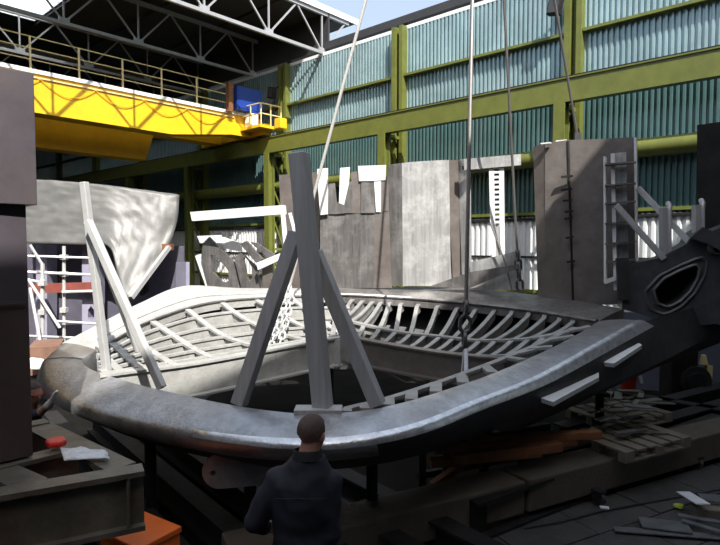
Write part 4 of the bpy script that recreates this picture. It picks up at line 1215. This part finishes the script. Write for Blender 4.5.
def fuse(bm, name, mm, parent, voxel, smooth_it=6):
    bmesh.ops.recalc_face_normals(bm, faces=bm.faces)
    me = bpy.data.meshes.new(name + '_src')
    bm.to_mesh(me); bm.free()
    tmp = bpy.data.objects.new(name + '_src', me)
    COL.objects.link(tmp)
    r = tmp.modifiers.new('r', 'REMESH'); r.mode = 'VOXEL'; r.voxel_size = voxel
    s = tmp.modifiers.new('s', 'SMOOTH'); s.factor = 0.5; s.iterations = smooth_it
    bpy.context.view_layer.update()
    dg = bpy.context.evaluated_depsgraph_get()
    me2 = bpy.data.meshes.new_from_object(tmp.evaluated_get(dg))
    bpy.data.objects.remove(tmp)
    me2.name = name
    me2.materials.clear()
    me2.materials.append(M[mm])
    for p in me2.polygons: p.use_smooth = True
    o = bpy.data.objects.new(name, me2)
    COL.objects.link(o)
    o.parent = parent
    org = Vector(parent['_org'])
    for v in me2.vertices: v.co -= org
    return o
def hand(bm, wrist, fwd, palm_n, thumb_side, curl=0.5, sc=1.0):
    fwd = Vector(fwd).normalized(); palm_n = Vector(palm_n); palm_n = (palm_n - fwd * palm_n.dot(fwd)).normalized()
    side = fwd.cross(palm_n).normalized() * thumb_side
    w = Vector(wrist)
    for e in (-0.026, -0.009, 0.009, 0.026):
        capsule(bm, [w + side * e * 0.7, w + fwd * 0.085 * sc + side * e], [0.017, 0.014], 10)
    for e, L in ((0.031, 0.070), (0.011, 0.080), (-0.010, 0.074), (-0.030, 0.058)):
        p = w + fwd * 0.088 * sc + side * e
        d = (fwd + palm_n * curl * 0.5).normalized()
        d2 = (fwd * (1 - curl * 0.6) + palm_n * curl).normalized()
        d3 = (fwd * (1 - curl * 1.3) + palm_n * curl * 1.4).normalized()
        a = p + d * L * 0.45; b = a + d2 * L * 0.32; c = b + d3 * L * 0.25
        capsule(bm, [p, a, b, c], [0.0095, 0.009, 0.0085, 0.0075], 8)
    p = w + fwd * 0.025 + side * 0.03
    a = p + (fwd * 0.6 + side * 0.6 + palm_n * 0.3).normalized() * 0.042
    b = a + (fwd * 0.9 + side * 0.2 + palm_n * 0.4).normalized() * 0.032
    capsule(bm, [p, a, b], [0.014, 0.011, 0.009], 8)
def head(bm, c, yaw, tilt=0.0, k=1.0):
    """skull, jaw, nose, ears and brow, face along +y turned by yaw"""
    R = Matrix.Rotation(yaw, 4, 'Z') @ Matrix.Rotation(tilt, 4, 'X')
    T = lambda v: Vector(c) + (R @ Vector(v)) * k
    ell(bm, T((0, -0.012, 0.03)), (0.078 * k, 0.096 * k, 0.088 * k), R)
    ell(bm, T((0, 0.012, -0.02)), (0.066 * k, 0.078 * k, 0.092 * k), R)
    ell(bm, T((0, 0.04, -0.075)), (0.044 * k, 0.046 * k, 0.035 * k), R)
    capsule(bm, [T((0, 0.088, 0.012)), T((0, 0.108, -0.02))], [0.010 * k, 0.015 * k], 8)
    ell(bm, T((0, 0.083, -0.055)), (0.024 * k, 0.012 * k, 0.010 * k), R)
    ell(bm, T((0, 0.078, 0.028)), (0.05 * k, 0.014 * k, 0.012 * k), R)
    for s in (-1, 1): ell(bm, T((0.078 * s, -0.008, -0.005)), (0.012 * k, 0.020 * k, 0.034 * k), R)
    return T, R
def hair_cap(name, T, R, k, parent, mm='hair'):
    m = MB()
    rings = []
    for i in range(9):
        th = math.radians(6 + i * 12.5)
        ring = []
        for j in range(28):
            ph = 2 * math.pi * j / 28
            low = th
            if math.sin(ph) > 0.25: low = min(th, math.radians(58))
            v = Vector((0.0825 * math.sin(low) * math.cos(ph), -0.012 + 0.1005 * math.sin(low) * math.sin(ph), 0.03 + 0.093 * math.cos(low)))
            ring.append(T(v))
        rings.append(ring)
    m.loft(rings, True, True)
    return m.build(name, mm, parent, True, angle=80)
def eyes(T, k, parent):
    for s in (-1, 1):
        m = MB(); c = T((0.031 * s, 0.080, 0.010))
        m.loft([[c + Vector((math.cos(a) * r, math.sin(a) * r, z)) for a in [q * math.pi / 5 for q in range(10)]] for r, z in ((0.004, -0.011), (0.010, -0.006), (0.012, 0), (0.010, 0.006), (0.004, 0.011))], True, True)
        m.build('eye', 'white', parent, True)

# the man seen from behind
MX, MY = -0.335, 3.30
man = thing('person', Vector((MX, MY, 0)), 'man with cropped hair in a dark navy jacket, seen from behind', 'person')
o3 = Vector((MX, MY, 0))
def V(x, y, z): return o3 + Vector((x, y, z))
sx = Vector((1, 0.06, 0))
arms = {'L': [V(-0.15, 0, 1.415), V(-0.285, -0.03, 1.17), V(-0.265, 0.18, 1.02)],
        'R': [V(0.15, 0.0, 1.40), V(0.155, -0.03, 1.10), V(0.14, 0.18, 0.94)]}
legs = {s: [V(0.09 * s, 0, 0.90), V(0.10 * s, 0.02, 0.50), V(0.105 * s, -0.01, 0.09)] for s in (-1, 1)}
bm = bmesh.new()
torso(bm, [(V(0, 0, 0.84), .165, .115, sx), (V(0, 0, 1.02), .15, .11, sx), (V(0, 0, 1.28), .155, .115, sx), (V(0, 0, 1.40), .145, .09, sx), (V(0.005, 0, 1.48), .085, .07, sx), (V(0.02, 0.0, 1.55), .062, .066, sx)])
capsule(bm, [V(0.02, 0, 1.50), V(0.045, 0.012, 1.63)], [0.066, 0.060])
T, R = head(bm, V(0.05, 0.025, 1.672), math.radians(-26), math.radians(-6), 1.0)
for s in 'LR': capsule(bm, arms[s], [0.058, 0.044, 0.030])
for s in (-1, 1):
    capsule(bm, legs[s], [0.088, 0.062, 0.042])
    capsule(bm, [V(0.105 * s, -0.02, 0.045), V(0.12 * s, 0.17, 0.035)], [0.042, 0.034])
hand(bm, arms['L'][2], Vector((0.15, 0.8, -0.35)), Vector((0.8, 0, -0.4)), -1, 0.55)
hand(bm, arms['R'][2], Vector((-0.15, 0.8, -0.35)), Vector((-0.8, 0, -0.4)), 1, 0.55)
body = fuse(bm, 'body', 'skin', man, 0.0075, 5)
hair_cap('hair', T, R, 1.0, man)
eyes(T, 1.0, man)
bm = bmesh.new()
torso(bm, [(V(0, 0, 0.76), .20, .155, sx), (V(0, 0, 0.95), .19, .15, sx), (V(0, 0, 1.12), .185, .145, sx), (V(0, -0.01, 1.28), .19, .15, sx), (V(0, -0.01, 1.40), .187, .132, sx), (V(0.01, 0, 1.485), .15, .108, sx), (V(0.03, 0, 1.555), .09, .088, sx)])
for s in 'LR':
    a = arms[s]
    capsule(bm, [a[0] + Vector((0, 0, -0.012)), a[1], a[1] * 0.12 + a[2] * 0.88], [0.082, 0.070, 0.050])
jk = fuse(bm, 'jacket', 'jacket', man, 0.011, 4)
for v in jk.data.vertices:
    c = v.co
    n = mnoise.noise(Vector((c.x * 7, c.y * 7, c.z * 11))) * 0.012 + mnoise.noise(Vector((c.x * 16 + c.z * 9, c.y * 14, c.z * 5))) * 0.007
    v.co += Vector((c.x, c.y, 0)).normalized() * n
cb_r = []
for z, r in ((1.535, 0.098), (1.56, 0.088), (1.585, 0.083), (1.589, 0.078), (1.56, 0.078), (1.525, 0.09)):
    cb_r.append([V(0.025 + r * math.cos(a) * 1.02, 0.002 + r * math.sin(a), z + 0.012 * -math.sin(a)) for a in [k * math.pi / 14 for k in range(28)]])
MB().loft(cb_r, True, False, True).build('collar', 'collar', man, True)
# yoke seam and back seam
for s in (-1, 1):
    MB().tube([V(s * x, -0.158 + 0.02 * (x / 0.2) ** 2 - 0.004, 1.36 - 0.02 * x) for x in (0.0, 0.05, 0.1, 0.15)], 0.004, 5).build('jacket_seam', 'collar', man, True)
bm = bmesh.new()
torso(bm, [(V(0, 0, 0.74), .165, .125, sx), (V(0, 0, 0.9), .17, .13, sx), (V(0, 0, 0.98), .165, .125, sx)])
for s in (-1, 1): capsule(bm, [legs[s][0], legs[s][1], legs[s][2] + UP * 0.01], [0.105, 0.085, 0.068])
fuse(bm, 'trousers', 'trousers', man, 0.014, 4)
for s in (-1, 1):
    bm = bmesh.new()
    capsule(bm, [V(0.105 * s, -0.03, 0.055), V(0.122 * s, 0.18, 0.05)], [0.054, 0.048])
    capsule(bm, [V(0.105 * s, -0.012, 0.06), V(0.105 * s, -0.01, 0.16)], [0.058, 0.06])
    b = fuse(bm, 'boot', 'boot', man, 0.012, 3)
    for v in b.data.vertices: v.co.z = max(v.co.z, 0.0)

# the worker crouching behind the left tip of the rim
HW = P(33, 393, 5.72)
HD = P(51, 402, 5.60)
wk_t = thing('person', Vector((-3.55, 5.75, 0)), 'crouching worker in goggles reaching a gloved hand to the rim tip', 'person')
w3 = Vector((-3.55, 5.75, 0))
pel = w3 + Vector((-0.22, 0.05, 0.42)); chest = w3 + Vector((0.02, 0.03, 0.86)); neck = HW - Vector((0.05, -0.01, 0.15))
ax = Vector((0.25, -1, 0))
shR, shL = neck + Vector((0.0, -0.15, -0.08)), neck + Vector((-0.1, 0.17, -0.08))
elR = HD + Vector((-0.14, 0.02, -0.13)); elL = shL + Vector((0.1, 0.05, -0.26))
kn = {-1: w3 + Vector((0.20, -0.14, 0.42)), 1: w3 + Vector((0.24, 0.2, 0.16))}
ft = {-1: w3 + Vector((0.12, -0.16, 0.09)), 1: w3 + Vector((-0.12, 0.22, 0.09))}
bm = bmesh.new()
def wt(g):
    return [(pel - UP * 0.08, .15 + g, .12 + g, ax), (pel + UP * 0.05, .16 + g, .125 + g, ax), (chest - Vector((0.08, 0, 0.14)), .155 + g, .12 + g, ax), (chest + UP * 0.03, .175 + g, .125 + g, ax), (neck - Vector((0.04, 0, 0.10)), .165 + g, .10 + g, ax), (neck - Vector((0.02, 0, 0.02)), .08 + g * 0.5, .075 + g * 0.5, ax)]
torso(bm, wt(0))
capsule(bm, [neck - UP * 0.05, HW - UP * 0.05], [0.064, 0.058])
T, R = head(bm, HW, math.radians(-115), math.radians(-14), 0.98)
capsule(bm, [shR, elR, HD], [0.056, 0.044, 0.03])
wrl = elL + Vector((0.2, -0.05, -0.06))
capsule(bm, [shL, elL, wrl], [0.056, 0.044, 0.03])
hand(bm, HD, Vector((0.35, 0.1, 0.9)), Vector((0.9, 0.3, -0.2)), 1, 0.75)
hand(bm, wrl, Vector((1, 0, -0.2)), Vector((0, -0.2, -1)), 1, 0.5)
for s in (-1, 1):
    capsule(bm, [pel + Vector((0.02, 0.09 * s, 0)), kn[s], ft[s]], [0.085, 0.06, 0.042])
    capsule(bm, [ft[s] - UP * 0.045, ft[s] + Vector((0.16, -0.02, -0.05))], [0.042, 0.034])
fuse(bm, 'body', 'skin', wk_t, 0.008, 5)
hair_cap('hair', T, R, 0.98, wk_t)
eyes(T, 0.98, wk_t)
m = MB().tube([T((0.084 * math.cos(a), -0.012 + 0.102 * math.sin(a), 0.014)) for a in [k * math.pi / 12 for k in range(24)]], 0.012, 6, True)
m.build('goggles', 'goggle', wk_t, True)
bm = bmesh.new()
torso(bm, wt(0.022)[:-1])
capsule(bm, [shR, elR * 0.85 + shR * 0.15], [0.074, 0.06])
capsule(bm, [shL, elL, elL * 0.15 + wrl * 0.85], [0.074, 0.062, 0.05])
fuse(bm, 'overalls', 'jacket', wk_t, 0.012, 4)
bm = bmesh.new()
for s in (-1, 1): capsule(bm, [pel + Vector((0.02, 0.09 * s, 0)), kn[s], ft[s] + UP * 0.02], [0.105, 0.08, 0.06])
fuse(bm, 'trousers', 'trousers', wk_t, 0.014, 4)
for s in (-1, 1):
    bm = bmesh.new()
    capsule(bm, [ft[s] - UP * 0.04, ft[s] + Vector((0.17, -0.02, -0.042))], [0.052, 0.046])
    fuse(bm, 'boot', 'boot', wk_t, 0.012, 3)
bm = bmesh.new()
hand(bm, HD, Vector((0.35, 0.1, 0.9)), Vector((0.9, 0.3, -0.2)), 1, 0.75)
capsule(bm, [HD - Vector((0.03, 0, 0.04)), HD], [0.038, 0.032])
g = fuse(bm, 'glove', 'glove', wk_t, 0.006, 2)
me = g.data
nn = [v.normal.copy() for v in me.vertices]
for v, n in zip(me.vertices, nn): v.co += n * 0.005

for o in bpy.data.objects:
    if '_org' in o: del o['_org']
